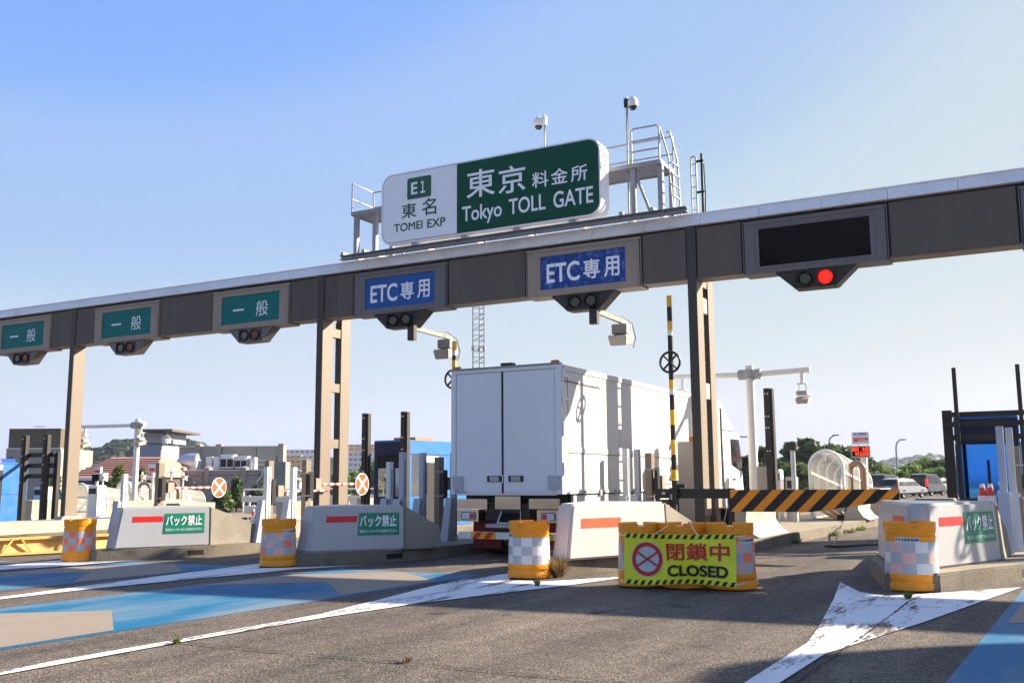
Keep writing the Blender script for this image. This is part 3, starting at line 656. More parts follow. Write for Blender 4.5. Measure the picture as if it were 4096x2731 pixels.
# ------------------------------------------------------------------ big destination sign on top
def big_sign(x0, x1, z0, z1, y0, y1, r, label, full=True):
    t = thing('destination_sign', ((x0+x1)/2, y0, z0), label, 'road sign')
    def slab(x0, x1, z0, z1, r, y, d, name, mat, par):
        b = MB(); b.prism([(a, y, c) for a, c in rrect(x0, x1, z0, z1, r, 8)], (0, d, 0)); return b.build(name, mat, par)
    slab(x0, x1, z0, z1, r, y0, y1-y0, 'sign_box', WHITES, t)
    if not full: return t
    e = .055
    b = MB(); b.prism([(a, y0-.004, c) for a, c in rrect(x0+e-.012, x1-e+.012, z0+e-.012, z1-e+.012, r-.04, 8)], (0, .002, 0)); b.build('edge_line', GAP, t)
    xm = -12.635
    out = rrect(x0+e, x1-e, z0+e, z1-e, r-.05, 8)
    L = [p for p in out if p[0] < xm]; Rr = [p for p in out if p[0] > xm]
    # left half keeps its rounded left corners, right half its rounded right corners
    lw = [(xm, z1-e)]+[p for p in out if p[0] < xm]+[(xm, z0+e)]
    rg = [(xm, z0+e)]+[p for p in out if p[0] > xm]+[(xm, z1-e)]
    b = MB(); b.prism([(a, y0-.012, c) for a, c in lw], (0, .006, 0)); wp = b.build('white_face', WHITES, t)
    b = MB(); b.prism([(a, y0-.012, c) for a, c in rg], (0, .006, 0)); gp = b.build('green_face', GREENS, t)
    yy = y0-.013
    def T(s, xa, xb, za, zb, m_, p, bold=.012): text(s, (xa, yy, za), X, Z, xb-xa, zb-za, m_, p, bold=bold, ext=.002)
    T('東', -12.345, -11.52, 8.60, 9.32, LETW, gp, .010); T('京', -11.42, -10.665, 8.57, 9.26, LETW, gp, .010)
    T('料', -10.48, -10.04, 8.585, 8.985, LETW, gp); T('金', -9.97, -9.52, 8.60, 8.985, LETW, gp); T('所', -9.44, -9.01, 8.585, 8.975, LETW, gp)
    T('Tokyo', -12.48, -11.33, 7.90, 8.41, LETW, gp, .014); T('TOLL', -11.13, -10.12, 8.02, 8.42, LETW, gp, .014); T('GATE', -9.91, -8.87, 8.01, 8.42, LETW, gp, .014)
    b = MB(); b.prism([(a, yy, c) for a, c in rrect(-14.16, -13.415, 8.84, 9.41, .05, 4)], (0, -.004, 0)); ep = b.build('route_plate', LETG, t)
    text('E', (-14.035, yy-.005, 8.96), X, Z, .20, .325, LETW, ep, bold=.02, ext=.002); text('１', (-13.745, yy-.005, 8.96), X, Z, .15, .325, LETW, ep, bold=.02, ext=.002)
    T('東', -14.33, -13.87, 8.35, 8.745, LETG, wp); T('名', -13.69, -13.25, 8.345, 8.80, LETG, wp); T('TOMEI', -14.57, -13.67, 8.015, 8.235, LETG, wp, .018); T('EXP', -13.53, -12.975, 8.005, 8.23, LETG, wp, .018)
    return t
bs = big_sign(-14.99, -8.68, 7.70, 9.61, 20.4, 20.9, .33, 'big white and green sign reading 東京料金所 Tokyo TOLL GATE on top of the gantry')
b = MB()
for y in (20.52, 21.55):
    b.box(-16.4, -6.64, y-.09, y+.09, 7.605, 7.625); b.box(-16.4, -6.64, y-.012, y+.012, 7.50, 7.605); b.box(-16.4, -6.64, y-.09, y+.09, 7.502, 7.518)
    x = -16.0
    while x < -6.6: b.box(x, x+.02, y-.08, y+.08, 7.518, 7.605); x += 1.1
b.build('support_beam', GALVD, bs)
b = MB()
for x in (-13.99, -12.48, -10.99, -9.48, -16.3, -15.6, -8.2, -7.45): b.box(x-.05, x+.05, 20.42, 22.0, 7.626, 7.70)
b.build('cross_bearer', GALV, bs)
for x in (-14.3, -12.6, -11.1, -9.6):
    b = MB(); b.bar((x, 20.95, 9.2), (x, 21.85, 7.7), .06, .06); b.box(x-.04, x+.04, 20.9, 20.97, 7.7, 9.4); b.build('back_stay', GALVD, bs)
big_sign(10.3, 17.5, 7.7, 9.75, 20.6, 21.0, .98, 'unseen board added on the gantry beyond the right picture edge to shadow the road', full=False)  # unseen board, added and rounded to cast the curved shadow on the road

# ------------------------------------------------------------------ maintenance platforms, ladder, cameras
GRAT = pm('deck_grating', (140, 142, 146), .5, metal=.4, var=.2, scale=20)
def platform(x0, x1, y0, y1, zd, zr, label, legs, rails):
    t = thing('maintenance_platform', ((x0+x1)/2, y0, 7.7), label, 'platform', 'steel platforms beside the destination sign')
    b = MB(); b.box(x0, x1, y0-.02, y0+.02, zd-.05, zd+.05); b.box(x0, x1, y1-.02, y1+.02, zd-.05, zd+.05); b.box(x0-.02, x0+.02, y0+.02, y1-.02, zd-.05, zd+.05); b.box(x1-.02, x1+.02, y0+.02, y1-.02, zd-.05, zd+.05)
    y = y0+.06
    while y < y1: b.box(x0+.02, x1-.02, y, y+.012, zd-.01, zd+.02); y += .05
    x = x0+.1
    while x < x1: b.box(x, x+.012, y0+.02, y1-.02, zd-.012, zd+.018); x += .1
    b.build('deck', GRAT, t)
    for x, y, br in legs:
        b = MB(); b.box(x-.06, x+.06, y-.06, y+.06, 7.70, zd-.05); b.build('leg', GALVD, t)
        if br: b = MB(); b.bar((x+.05, y, zd-.2), (x+.45, y, 7.72), .05, .06); b.build('brace', GALVD, t)
    for pts in rails:
        b = MB(); b.tube(pts, .022, 8); b.build('handrail', GALV, t)
    return t
platform(-16.62, -14.8, 21.2, 22.2, 9.0, 9.9, 'steel platform with handrail left of the destination sign', [(-16.5, 21.3, False), (-15.85, 21.3, False), (-15.85, 22.1, True)],
         [[(-16.6, 21.2, 9.0), (-16.6, 21.2, 9.88), (-16.6, 22.2, 9.88), (-14.8, 22.2, 9.88)], [(-16.6, 21.2, 9.42), (-16.6, 22.2, 9.42), (-14.8, 22.2, 9.42)], [(-16.6, 22.2, 9.0), (-16.6, 22.2, 9.88)], [(-15.4, 22.2, 9.0), (-15.4, 22.2, 9.88)]])
platform(-9.4, -7.48, 21.2, 22.2, 9.02, 9.95, 'taller steel platform with railings and ladder right of the destination sign', [(-8.2, 21.3, True), (-7.52, 21.3, False), (-7.52, 22.1, False)],
         [[(-8.2, 21.2, 9.05), (-8.2, 21.2, 9.86), (-8.15, 21.2, 9.93), (-7.55, 21.2, 9.93), (-7.5, 21.2, 9.86), (-7.5, 21.2, 9.05)], [(-8.2, 21.2, 9.62), (-7.5, 21.2, 9.62)], [(-8.2, 21.2, 9.36), (-7.5, 21.2, 9.36)],
          [(-9.4, 22.2, 9.95), (-8.2, 22.2, 9.95), (-7.5, 22.2, 9.95), (-7.5, 22.2, 9.05)], [(-9.4, 22.2, 9.5), (-7.5, 22.2, 9.5)], [(-8.6, 22.2, 9.0), (-8.6, 22.2, 9.95)],
          [(-7.5, 21.25, 9.9), (-7.3, 21.25, 9.15), (-7.22, 21.25, 7.75)], [(-7.5, 21.75, 9.9), (-7.42, 21.75, 9.93), (-7.25, 21.75, 9.15), (-7.2, 21.75, 7.75)]]+[[(-7.22-.02*k*.2, 21.25, 7.9+.27*k), (-7.2-.02*k*.2, 21.75, 7.9+.27*k)] for k in range(5)])
t = thing('access_ladder', (-6.6, 20.95, 7.5), 'short fixed ladder standing on the gantry right of the platform', 'ladder')
b = MB(); b.tube([(-6.66, 20.95, 7.5), (-6.66, 20.95, 8.86), (-6.63, 20.95, 8.91), (-6.57, 20.95, 8.91), (-6.54, 20.95, 8.86), (-6.54, 20.95, 7.5)], .018, 8)
for k in range(5): b.cyl((-6.66, 20.95, 7.65+.27*k), (-6.54, 20.95, 7.65+.27*k), .011, n=6)
b.build('rails', GALV, t)
b = MB(); b.box(-6.43, -6.38, 20.93, 20.98, 7.5, 8.95); b.tube([(-6.36, 20.95, 7.5), (-6.34, 20.95, 8.0), (-6.36, 20.95, 8.7)], .014, 6); b.bar((-6.54, 20.95, 8.78), (-6.36, 20.95, 8.78), .03, .05); b.bar((-6.54, 20.95, 8.05), (-6.36, 20.95, 8.05), .03, .05); b.build('conduit', BLACKM, t)
def dome_camera(px, z0, z1, y, side, label):
    t = thing('dome_camera', (px, y, z0), label, 'camera', 'white dome cameras on poles above the gantry')
    b = MB(); b.cyl((px, y, z0), (px, y, z1), .022, n=10); b.tube([(px+.03, y, z0), (px+.05, y, z0+.6), (px+.03, y, z1-.3)], .010, 6); b.build('pole', GALV, t)
    cx = px+side*.17
    b = MB(); b.box(min(px, cx), max(px, cx), y-.03, y+.03, z1-.16, z1-.08); b.box(px-.05, px+.05, y-.05, y+.05, z1-.28, z1-.06); b.build('bracket', BLACKM if side > 0 else WPOST, t)
    b = MB(); b.lathe([(.001, .12), (.05, .115), (.10, .07), (.125, 0), (.128, -.12), (.12, -.13)], (cx, y, z1-.16), 20); b.build('housing', WPOST, t, smooth=True)
    b = MB(); b.sphere((cx, y, z1-.29), .10, 18, 1, -1, .1); b.build('dome', LENSD, t, smooth=True)
dome_camera(-10.73, 9.4, 10.94, 21.6, -1, 'white dome camera on the short pole behind the destination sign')
dome_camera(-8.46, 7.7, 10.96, 21.6, 1, 'white dome camera on the tall dark pole by the right platform')

# ================================================================== CUSHION DRUMS
def drum(p, rz, cols, label, note=None, seed=0):
    g = gnd(p); d = Vector((g.x, g.y, 0)).normalized()*.33; c = Vector((g.x+d.x, g.y+d.y, zg(g.x)+.012))
    t = thing('cushion_drum', c, label, 'traffic drum', 'orange cushion drums before the toll islands')
    rr = random.Random(seed)
    b = MB(); b.lathe([(.31, 0), (.336, .012), (.338, .09), (.326, .11), (.324, .12), (.334, .14), (.332, .19), (.327, .215)], c, 36); b.build('base', ORANGE, t, smooth=True)
    b = MB(); n = 12; sub = 4; rows = 3; z0, z1 = .212, .615
    for r in range(rows):
        for k in range(n):
            b.cur = (0 if (r+k) % 2 == 0 else 1+(rr.random() < .35))
            for q in range(sub):
                a0 = 2*pi*(k*sub+q)/(n*sub)+rz; a1 = a0+2*pi/(n*sub)
                pts = []
                for a, zz in ((a0, r), (a1, r), (a1, r+1), (a0, r+1)):
                    z = z0+(z1-z0)*zz/rows; R_ = .327-.011*zz/rows
                    pts.append(c+Vector((R_*cos(a), R_*sin(a), z)))
                b.poly(pts)
    b.build('reflective_wrap', cols, t, smooth=True)
    b = MB(); b.lathe([(.312, .610), (.312, .618), (.312, .685), (.304, .695), (.304, .715), (.314, .722), (.314, .745)], c, 36); b.build('upper_band', ORANGE, t, smooth=True)
    b = MB()
    for k in range(4):
        a0 = pi/2*k+rz+.16; a1 = pi/2*(k+1)+rz-.16; m = 9; L = []
        for q in range(m):
            a = a0+(a1-a0)*q/(m-1); L.append([c+Vector((R_*cos(a), R_*sin(a), z)) for R_, z in ((.318, .745), (.320, .86), (.275, .862), (.265, .745))])
        for A, B in zip(L, L[1:]):
            i = b.P(*A, *B)
            for w_ in range(4): b.F(i+w_, i+(w_+1) % 4, i+4+(w_+1) % 4, i+4+w_)
        for A in (L[0], L[-1]): i = b.P(*A); b.F(i, i+1, i+2, i+3)
    b.lathe([(.313, .745), (.311, .79), (.272, .795), (.262, .82), (.001, .825)], c, 36, False)
    b.build('lid', ORANGE, t, smooth=True)
    if note is not None:
        s, an = note; R_ = .3165
        def wrap(o):
            for v in o.data.vertices:
                a = an+v.co.x/R_; e = R_+.002*v.co.y
                z = v.co.z; v.co = Vector((e*cos(a), e*sin(a), z))
        b = MB()
        for k in range(14):
            x0 = -.155+.31*k/14; x1 = x0+.31/14; b.poly([c+Vector((x0, 0, .612)), c+Vector((x1, 0, .612)), c+Vector((x1, 0, .672)), c+Vector((x0, 0, .672))])
        o = b.build('name_label', BOARDW, t); wrap(o)
        o2 = text(s, c+Vector((-.148, 0, .622)), X, Z, .296, .042, BANBLK, o, bold=.02, ext=0)
        for v in o2.data.vertices: v.co.y = 1.0
        wrap(o2)
    return t
NM = '中日本高速道路㈱'
def toward(p, off=0): g = gnd(p); return math.atan2(-g.y, -g.x)+off
drum(Dp(180, 1291), .2, [REFG, REFO, REFO], 'cushion drum with vivid orange and grey checks, farthest left of the drums', seed=1)
drum(Dp(638, 1303.5), .5, [REFG, REFP, REFO], 'scuffed cushion drum with pink and grey checks left of the grey crash block', (NM, toward(Dp(638, 1304), .75)), 2)
drum(Dp(1216, 1331), .1, [REFG, REFW, REFW], 'cushion drum with white and grey checks beside the dry grass tuft', (NM, toward(Dp(1216, 1331), -1.42)), 3)
drum(Dp(1475, 1351), .4, [REFG, REFO, REFP], 'leftmost of the three cushion drums behind the CLOSED banner', seed=4)
drum(Dp(1572, 1354.5), .2, [REFG, REFO, REFP], 'middle one of the three cushion drums behind the CLOSED banner', seed=5)
drum(Dp(1681, 1358), .3, [REFG, REFO, REFP], 'rightmost of the three cushion drums behind the CLOSED banner', (NM, toward(Dp(1681, 1358), .85)), 6)
drum(Dp(2098, 1361), .3, [REFG, REFW, REFP], 'cushion drum with pale pink and grey checks in front of the beige crash block', (NM, toward(Dp(2098, 1361), -.12)), 7)

# ------------------------------------------------------------------ CLOSED banner
BY = 12.62
TL, TR_, BR, BL = (atY(p, y) for p, y in (((2494, 2129), BY), ((2941, 2135), BY-.03), ((2948, 2346), BY-.08), ((2496, 2331), BY-.05)))
tb = thing('closed_banner', ((BL.x+BR.x)/2, BY, BL.z), 'lime green banner reading 閉鎖中 CLOSED tied across three drums', 'banner')
def BS(u, v, e=0):
    p = TL.lerp(TR_, u).lerp(BL.lerp(BR, u), 1-v)
    d = .016*sin(5*u+2.2*v)+.012*sin(11*u-5*v+1)*(1-v)+.006*sin(23*u+9*v)+.012*sin(3*v+7*u*u)
    sag = -.012*sin(pi*u)*v-.018*sin(2*pi*u+.6)*(1-v)
    return p+Vector((0, d-e, sag))
b = MB(); NU, NV = 60, 30
ids = [[b.P(BS(i/NU, j/NV)) for i in range(NU+1)] for j in range(NV+1)]
for j in range(NV):
    for i in range(NU): b.F(ids[j][i], ids[j][i+1], ids[j+1][i+1], ids[j+1][i])
fab = b.build('fabric', LIME, tb, smooth=True)
def patch(b, pts, n=8, e=.006):
    """quad in banner coordinates, subdivided so that it follows the folds"""
    for i in range(n):
        for j in range(n):
            q = []
            for s, t_ in ((i, j), (i+1, j), (i+1, j+1), (i, j+1)):
                s /= n; t_ /= n
                u = (pts[0][0]*(1-s)+pts[1][0]*s)*(1-t_)+(pts[3][0]*(1-s)+pts[2][0]*s)*t_
                v = (pts[0][1]*(1-s)+pts[1][1]*s)*(1-t_)+(pts[3][1]*(1-s)+pts[2][1]*s)*t_
                q.append(BS(u, v, e))
            b.poly(q)
b = MB()
for z0, z1 in ((.905, .992), (.008, .095)):
    for k in range(15):
        u = .012+k*.0665
        patch(b, [(u, z0), (u+.033, z0), (min(1, u+.057), z1), (u+.024, z1)], 4)
b.build('hazard_stripes', BANBLK, fab)
UW, VH = (TR_-TL).length, (TL-BL).length
def disc(b, cu, cv, r0, r1, e):
    n = 48
    for k in range(n):
        a0, a1 = 2*pi*k/n, 2*pi*(k+1)/n; m = 5
        for j in range(m):
            ra, rb = r0+(r1-r0)*j/m, r0+(r1-r0)*(j+1)/m
            b.poly([BS(cu+ra*cos(a0)/UW, cv+ra*sin(a0)/VH, e), BS(cu+rb*cos(a0)/UW, cv+rb*sin(a0)/VH, e), BS(cu+rb*cos(a1)/UW, cv+rb*sin(a1)/VH, e), BS(cu+ra*cos(a1)/UW, cv+ra*sin(a1)/VH, e)])
cu, cv, Rr = .215, .50, VH*.345
b = MB(); disc(b, cu, cv, 0, Rr*.99, .005); disc(b, cu, cv, Rr*.97, Rr, .006); sy = b.build('symbol_disc', BANWHT, fab)
b = MB(); disc(b, cu, cv, Rr*.72, Rr*.95, .008)
for s in (1, -1):
    a = radians(32)*s; du, dv = cos(a)*Rr*.74, sin(a)*Rr*.74; nu, nv = -sin(a)*Rr*.062, cos(a)*Rr*.062
    patch(b, [(cu+(-du+nu)/UW, cv+(-dv+nv)/VH), (cu+(-du-nu)/UW, cv+(-dv-nv)/VH), (cu+(du-nu)/UW, cv+(dv-nv)/VH), (cu+(du+nu)/UW, cv+(dv+nv)/VH)], 8, .008)
b.build('symbol_ring', BANRED, sy)
def btext(s, u0, u1, v0, v1, mat, bold):
    b = text(s, (0, 0, 0), X, Y_, 1, 1, mat, fab, bold=bold, ext=0, raw=True)
    me = bpy.data.meshes.new('lettering'); me.from_pydata(b.v, [], b.f); bm = bmesh.new(); bm.from_mesh(me)
    for k in range(1, 24): bmesh.ops.bisect_plane(bm, geom=bm.verts[:]+bm.edges[:]+bm.faces[:], plane_co=(k/24, 0, 0), plane_no=(1, 0, 0))
    for k in range(1, 8): bmesh.ops.bisect_plane(bm, geom=bm.verts[:]+bm.edges[:]+bm.faces[:], plane_co=(0, k/8, 0), plane_no=(0, 1, 0))
    L = LOC[fab.name]
    for v in bm.verts: v.co = BS(u0+v.co.x*(u1-u0), v0+v.co.y*(v1-v0), .008+v.co.z)-L
    bm.to_mesh(me); bm.free(); me.materials.append(mat)
    o = bpy.data.objects.new('lettering', me); COL.objects.link(o); o.parent = fab; LOC[o.name] = L
btext('閉鎖中', .395, .945, .475, .83, BANRED, .022)
btext('CLOSED', .40, .935, .155, .385, BANBLK, .04)
for u, v, q in ((.02, .95, (-.10, .05, .01)), (.985, .95, (.14, .08, .02)), (.02, .05, (-.1, .05, 0)), (.985, .06, (.12, .06, .02)), (.29, .99, (.16, .12, .12)), (.68, .99, (-.14, .12, .16))):
    p = BS(u, v, .01); b = MB(); b.tube([p, p+Vector(q)*.5+Vector((0, 0, -.01)), p+Vector(q)], .006, 5); b.build('tie_cord', WPOST, fab)

# ================================================================== STRIPED BARRIER BEAM (closed lane)
PY = 18.6
def pz(x, y): return atY((2560+x/4.356, 1750+y/4.356), PY)
tp = thing('barrier_beam', (-6.4, PY, zg(-6.4)+.235), 'black and orange striped barrier beam closing the lane beside the column', 'barrier')
pl_ = [atY(p, PY) for p in ((2921, 1958), (2921, 2045), (3245, 2047), (3598, 1998), (3598, 1956))]
b = MB(); b.prism([(p.x, PY, p.z) for p in pl_], (0, .05, 0)); bd = b.build('board', BANBLK, tp)
xL, xR = pl_[0].x, pl_[4].x; zt, zb_ = pl_[0].z, pl_[1].z
def zlow(x):
    xm = pl_[2].x
    return zb_ if x < xm else zb_+(pl_[3].z-zb_)*(x-xm)/(pl_[3].x-xm)
b = MB(); pitch = (xR-xL)/7.35; h = zt-zb_; k = -1; x = xL-.43
while x < xR:
    # stripe leaning right: bottom edge at x, top edge at x + lean, clipped to the board
    N = 10; lean = h*1.0; wd = pitch*.47
    for j in range(N):
        za, zc = zb_+h*j/N, zb_+h*(j+1)/N
        q = []
        for z_, sgn in ((za, 0), (za, 1), (zc, 1), (zc, 0)):
            xx = x+lean*(z_-zb_)/h+sgn*wd; q.append((min(max(xx, xL), xR), z_))
        xm_ = sum(a for a, _ in q)/4
        if max(a for a, _ in q)-min(a for a, _ in q) < .02: continue
        q2 = [(a, max(z_, min(zlow(a), zt))) for a, z_ in q]
        if max(z_ for _, z_ in q2)-min(z_ for _, z_ in q2) < .004: continue
        b.poly([(a, PY-.004, z_) for a, z_ in q2])
    x += pitch
b.build('orange_stripes', HORANGE, bd)
b = MB(); p0, p1 = pz(240, 890), pz(1575, 1060); b.box(p0.x, xL+.02, PY+.06, PY+.16, p1.z, p0.z+.0); b.build('carrier_arm', BLACKM, tp, bevel=.006)
for xa, xb, ya in ((450, 565, 900), (1480, 1590, 905)):
    A, B = pz(xa, ya), pz(xb, ya); b = MB(); b.box(A.x, B.x, PY+.17, PY+.30, zg(A.x)+.235, A.z+.03); b.build('support_post', BLACKM, tp, bevel=.006)
b = MB(); A = pz(570, 740); B = pz(690, 1080); b.box(A.x, A.x+.10, PY-.06, PY+.06, B.z, A.z); b.box(B.x-.03, B.x+.12, PY-.02, PY+.1, pz(0, 880).z, pz(0, 810).z); b.bar(pz(660, 1080), pz(590, 1210), .03, .05); b.build('hinge_plate', BLACKM, tp)
b = MB(); A, B = pz(380, 940), pz(442, 990); b.box(A.x, B.x, PY+.0, PY+.055, B.z, A.z); A, B = pz(548, 980), pz(580, 1075); b.box(A.x, B.x, PY-.07, PY-.061, B.z, A.z); b.build('counter_weight', GALV, tp)
b = MB(); A = pz(1480, 1215); b.tube([A+Vector((-.06, .05, .02)), A+Vector((.02, .02, 0)), pz(1500, 1300), pz(1470, 1440), pz(1400, 1460), pz(1340, 1280), pz(1330, 1100)], .008, 5); b.build('loose_cable', CABLEW, tp)

# ------------------------------------------------------------------ raised striped bars with ring discs
def boom(x, y, ztop, zbot, bands, zring, label, fac=1):
    t = thing('raised_boom', (x, y, zbot), label, 'toll bar', 'raised yellow and black toll bars')
    b = MB(); cur = ztop
    for k, (c, z) in enumerate(bands):
        b.cur = c; b.box(x-.045, x+.045, y-.03, y+.03, z, cur); cur = z
    b.build('bar', [YEL, BLACKM, WPOST], t, bevel=.0)
    b = MB(); n = 36
    b.tube([(x+.212*cos(2*pi*k/n), y-.06, zring+.212*sin(2*pi*k/n)) for k in range(n)], .026, 8, True); b.build('ring', BLACKM, t, smooth=True)
    b = MB()
    for a in (pi/4, 3*pi/4): b.bar((x-.2*cos(a), y-.06, zring-.2*sin(a)), (x+.2*cos(a), y-.06, zring+.2*sin(a)), .03, .045, (0, 1, 0)); 
    b.build('cross_spokes', CHAR, t)
    b = MB()
    for s in (0, pi/2, pi, 3*pi/2):
        a = s; b.poly([(x+.10*cos(a-.9), y-.055, zring+.10*sin(a-.9)), (x+.19*cos(a-.35), y-.055, zring+.19*sin(a-.35)), (x+.19*cos(a+.35), y-.055, zring+.19*sin(a+.35)), (x+.10*cos(a+.9), y-.055, zring+.10*sin(a+.9))]) if False else None
    return t
def zz(p, Y): return atY(p, Y).z
BYY = 19.3
zC_ = lambda v: zz((2676, 950+v/1.568), BYY); z4_ = lambda v: zz((2690, 1400+v/2.148), BYY)
boom(-6.705, BYY, zC_(365), z4_(1115), [(0, zC_(435)), (1, zC_(525)), (0, zC_(582)), (2, zC_(615)), (1, z4_(255)), (0, z4_(335)), (2, z4_(382)), (1, z4_(512)), (0, z4_(642)), (1, z4_(770)), (0, z4_(898)), (1, z4_(1027)), (0, z4_(1115))], z4_(105), 'raised yellow and black toll bar with ring in front of the lorry side')
zl = lambda v: zz((1815, 950+v/1.568), BYY)
boom(-12.02, BYY, zl(650), 1.4, [(0, zl(712)), (2, zl(740)), (1, zl(770)), (0, zl(845)), (1, 3.6), (0, 3.2), (1, 2.8), (0, 2.4), (1, 2.0), (0, 1.4)], 3.92, 'raised yellow and black toll bar with ring half hidden behind the lorry')
boom(3.45, 19.8, 5.4, 1.5, [(0, 5.0), (1, 4.6), (0, 4.2), (1, 3.6), (0, 3.2), (1, 2.8), (0, 2.4), (1, 2.0), (0, 1.5)], 4.0, 'raised yellow and black toll bar beyond the right picture edge')
def boom_cabinet(x, y, label, zt=2.45):
    t = thing('bar_cabinet', (x, y, zg(x)+.235), label, 'cabinet', 'grey cabinets of the toll bars')
    b = MB(); b.box(x-.29, x+.29, y, y+.55, zg(x)+.235, zt); b.build('housing', CABI, t, bevel=.015)
    b = MB(); b.box(x+.292, x+.297, y+.08, y+.46, .6, zt-.15); b.build('door', CABI, t)
    b = MB(); b.box(x-.02, x+.12, y+.1, y+.3, zt, zt+.12); b.build('lamp', AMBER, t)
    return t
boom_cabinet(-7.33, 22.2, 'grey steel cabinet between the lorry and the right column')
boom_cabinet(-12.6, 22.2, 'grey steel cabinet hidden behind the lorry')

# ------------------------------------------------------------------ lane bars with a round red X disc
def lane_bar(x, y, label, L=2.05, disc_=True, zb=1.50):
    z0 = zg(x)+.235
    t = thing('lane_bar', (x, y, z0), label, 'toll bar', 'red and white lane bars folded open')
    b = MB(); b.box(x-.09, x+.05, y-.06, y+.14, z0, 2.10); b.build('post', CHAR if False else COLM, t, bevel=.006)
    b = MB()
    for z in (zb-.28, zb+.26): b.box(x-.10, x+.16, y-.075, y-.062, z, z+.025); b.box(x+.051, x+.16, y+.05, y+.07, z, z+.025)
    b.build('clamp', GALV, t)
    b = MB(); b.box(x+.10, x+.17, y-.05, y+.11, zb-.33, zb+.31); b.build('hinge_post', BLACKM, t, bevel=.01)
    b = MB(); b.box(x+.06, x+.2, y+.14, y+.36, zb-.13, zb+.15); b.build('drive_box', FRAME, t, bevel=.01)
    b = MB(); n = 11
    for k in range(n): b.cur = k % 2; b.cyl((x+.12, y+.36+(L-.6)*k/n, zb), (x+.12, y+.36+(L-.6)*(k+1)/n, zb), .035, n=12)
    b.build('arm', [RWRED, RWWHT], t, smooth=True)
    if disc_:
        c = Vector((x+.14, y+L, zb))
        b = MB(); b.cyl(c, c+Vector((.02, 0, 0)), .285, n=36); d = b.build('sign_disc', LETW, t)
        b = MB(); b.cyl(c+Vector((.021, 0, 0)), c+Vector((.024, 0, 0)), .266, n=36); b.build('disc_face', XORG, d)
        b = MB()
        for s in (1, -1): b.bar(c+Vector((.0265, -.175, -.175*s)), c+Vector((.0265, .175, .175*s)), .06, .003 if s > 0 else .004, (1, 0, 0))
        b.build('cross_mark', LETW, d)
    return t
lane_bar(-15.95, 18.75, 'folded red and white lane bar with X disc above the grey crash block')
lane_bar(-21.10, 18.8, 'folded lane bar with X disc right of the white striped crash block', zb=1.42)
lane_bar(-17.2, 18.8, 'folded red and white lane bar without a disc left of the double column', L=2.4, disc_=False, zb=1.33)
lane_bar(-.42, 18.85, 'lane bar with its X disc seen edge-on at the right picture edge')
lane_bar(-7.02, 18.75, 'dark lane bar post left of the striped barrier beam', L=1.1, disc_=False)
lane_bar(-12.05, 18.7, 'dark lane bar post in front of the blue booth near the lorry', L=1.2, disc_=False)

# ------------------------------------------------------------------ guard posts on tapered brackets
def guard_post(x, y, label, h=1.95, white=False, base=.95):
    z0 = zg(x)+.235
    t = thing('guard_post', (x, y, z0), label, 'guard post', 'steel guard posts along the islands')
    b = MB()
    for s in (-1, 1): b.prism([(x-.09, y-.30 if s < 0 else y, z0), (x-.09, y+.02 if s < 0 else y+.0, z0), (x-.09, y+.02, z0+base), (x-.09, y-.10, z0+base)], (.12, 0, 0)) if s < 0 else None
    b.hexa([(x-.10, y-.32, z0), (x+.10, y-.32, z0), (x+.10, y-.30, z0), (x-.10, y-.30, z0)], [(x-.08, y-.12, z0+base), (x+.08, y-.12, z0+base), (x+.08, y-.10, z0+base), (x-.08, y-.10, z0+base)])
    b.build('bracket', GPOST, t)
    b = MB(); b.box(x-.055, x+.055, y+.03, y+.17, z0, z0+h-.235); b.build('post', WPOST if white else GPOST, t, bevel=.006)
    b = MB(); b.box(x+.056, x+.059, y+.10, y+.12, z0+.1, z0+.85); b.box(x+.056, x+.059, y+.10, y+.12, z0+1.0, z0+h-.4); b.build('slot', GAP, t)
    b = MB(); b.cyl((x+.08, y-.02, z0+base-.06), (x+.11, y-.02, z0+base-.06), .03, n=8); b.build('bolt', GALV, t)
    return t
guard_post(-16.0, 17.35, 'white guard post just right of the folded X disc, beyond the first crash block', white=True)
guard_post(-16.0, 18.25, 'white guard post with slots between the drum and the double column', white=True)
guard_post(-13.05, 18.1, 'lone white guard post in front of the blue booth window', h=2.0, white=True)
guard_post(-11.75, 16.75, 'blue grey guard post before the left tall post of the blue booth', h=2.15)
guard_post(-11.75, 17.5, 'blue grey guard post before the booth side window', h=2.15)
guard_post(-11.75, 18.75, 'blue grey guard post touching the lorry rear corner in view', h=2.2)
guard_post(-7.72, 19.1, 'guard post beside the lorry, left one of two close together', h=2.15)
guard_post(-7.72, 19.75, 'guard post beside the lorry, right one of two close together', h=2.15)
guard_post(-.62, 17.75, 'tall grey guard post right of the cones, left of the pair', h=2.25)
guard_post(-.50, 18.3, 'tall grey guard post beside the edge-on disc, right of the pair', h=2.25)
guard_post(-21.5, 17.9, 'slim grey guard post on the low island near the far canopies', h=1.9, white=True)
b = MB(); x0 = -16.6
b.hexa([(-16.85, 18.6, .2), (-16.2, 18.6, .2), (-16.2, 20.2, .2), (-16.85, 20.2, .2)], [(-16.75, 18.68, .62), (-16.3, 18.68, .62), (-16.3, 20.1, .62), (-16.75, 20.1, .62)])
tag(b.build('post_plinth', CONC, bevel=.02, loc=(-16.5, 18.6, .2)), 'low concrete plinth under the bar post left of the grey crash block', 'plinth')

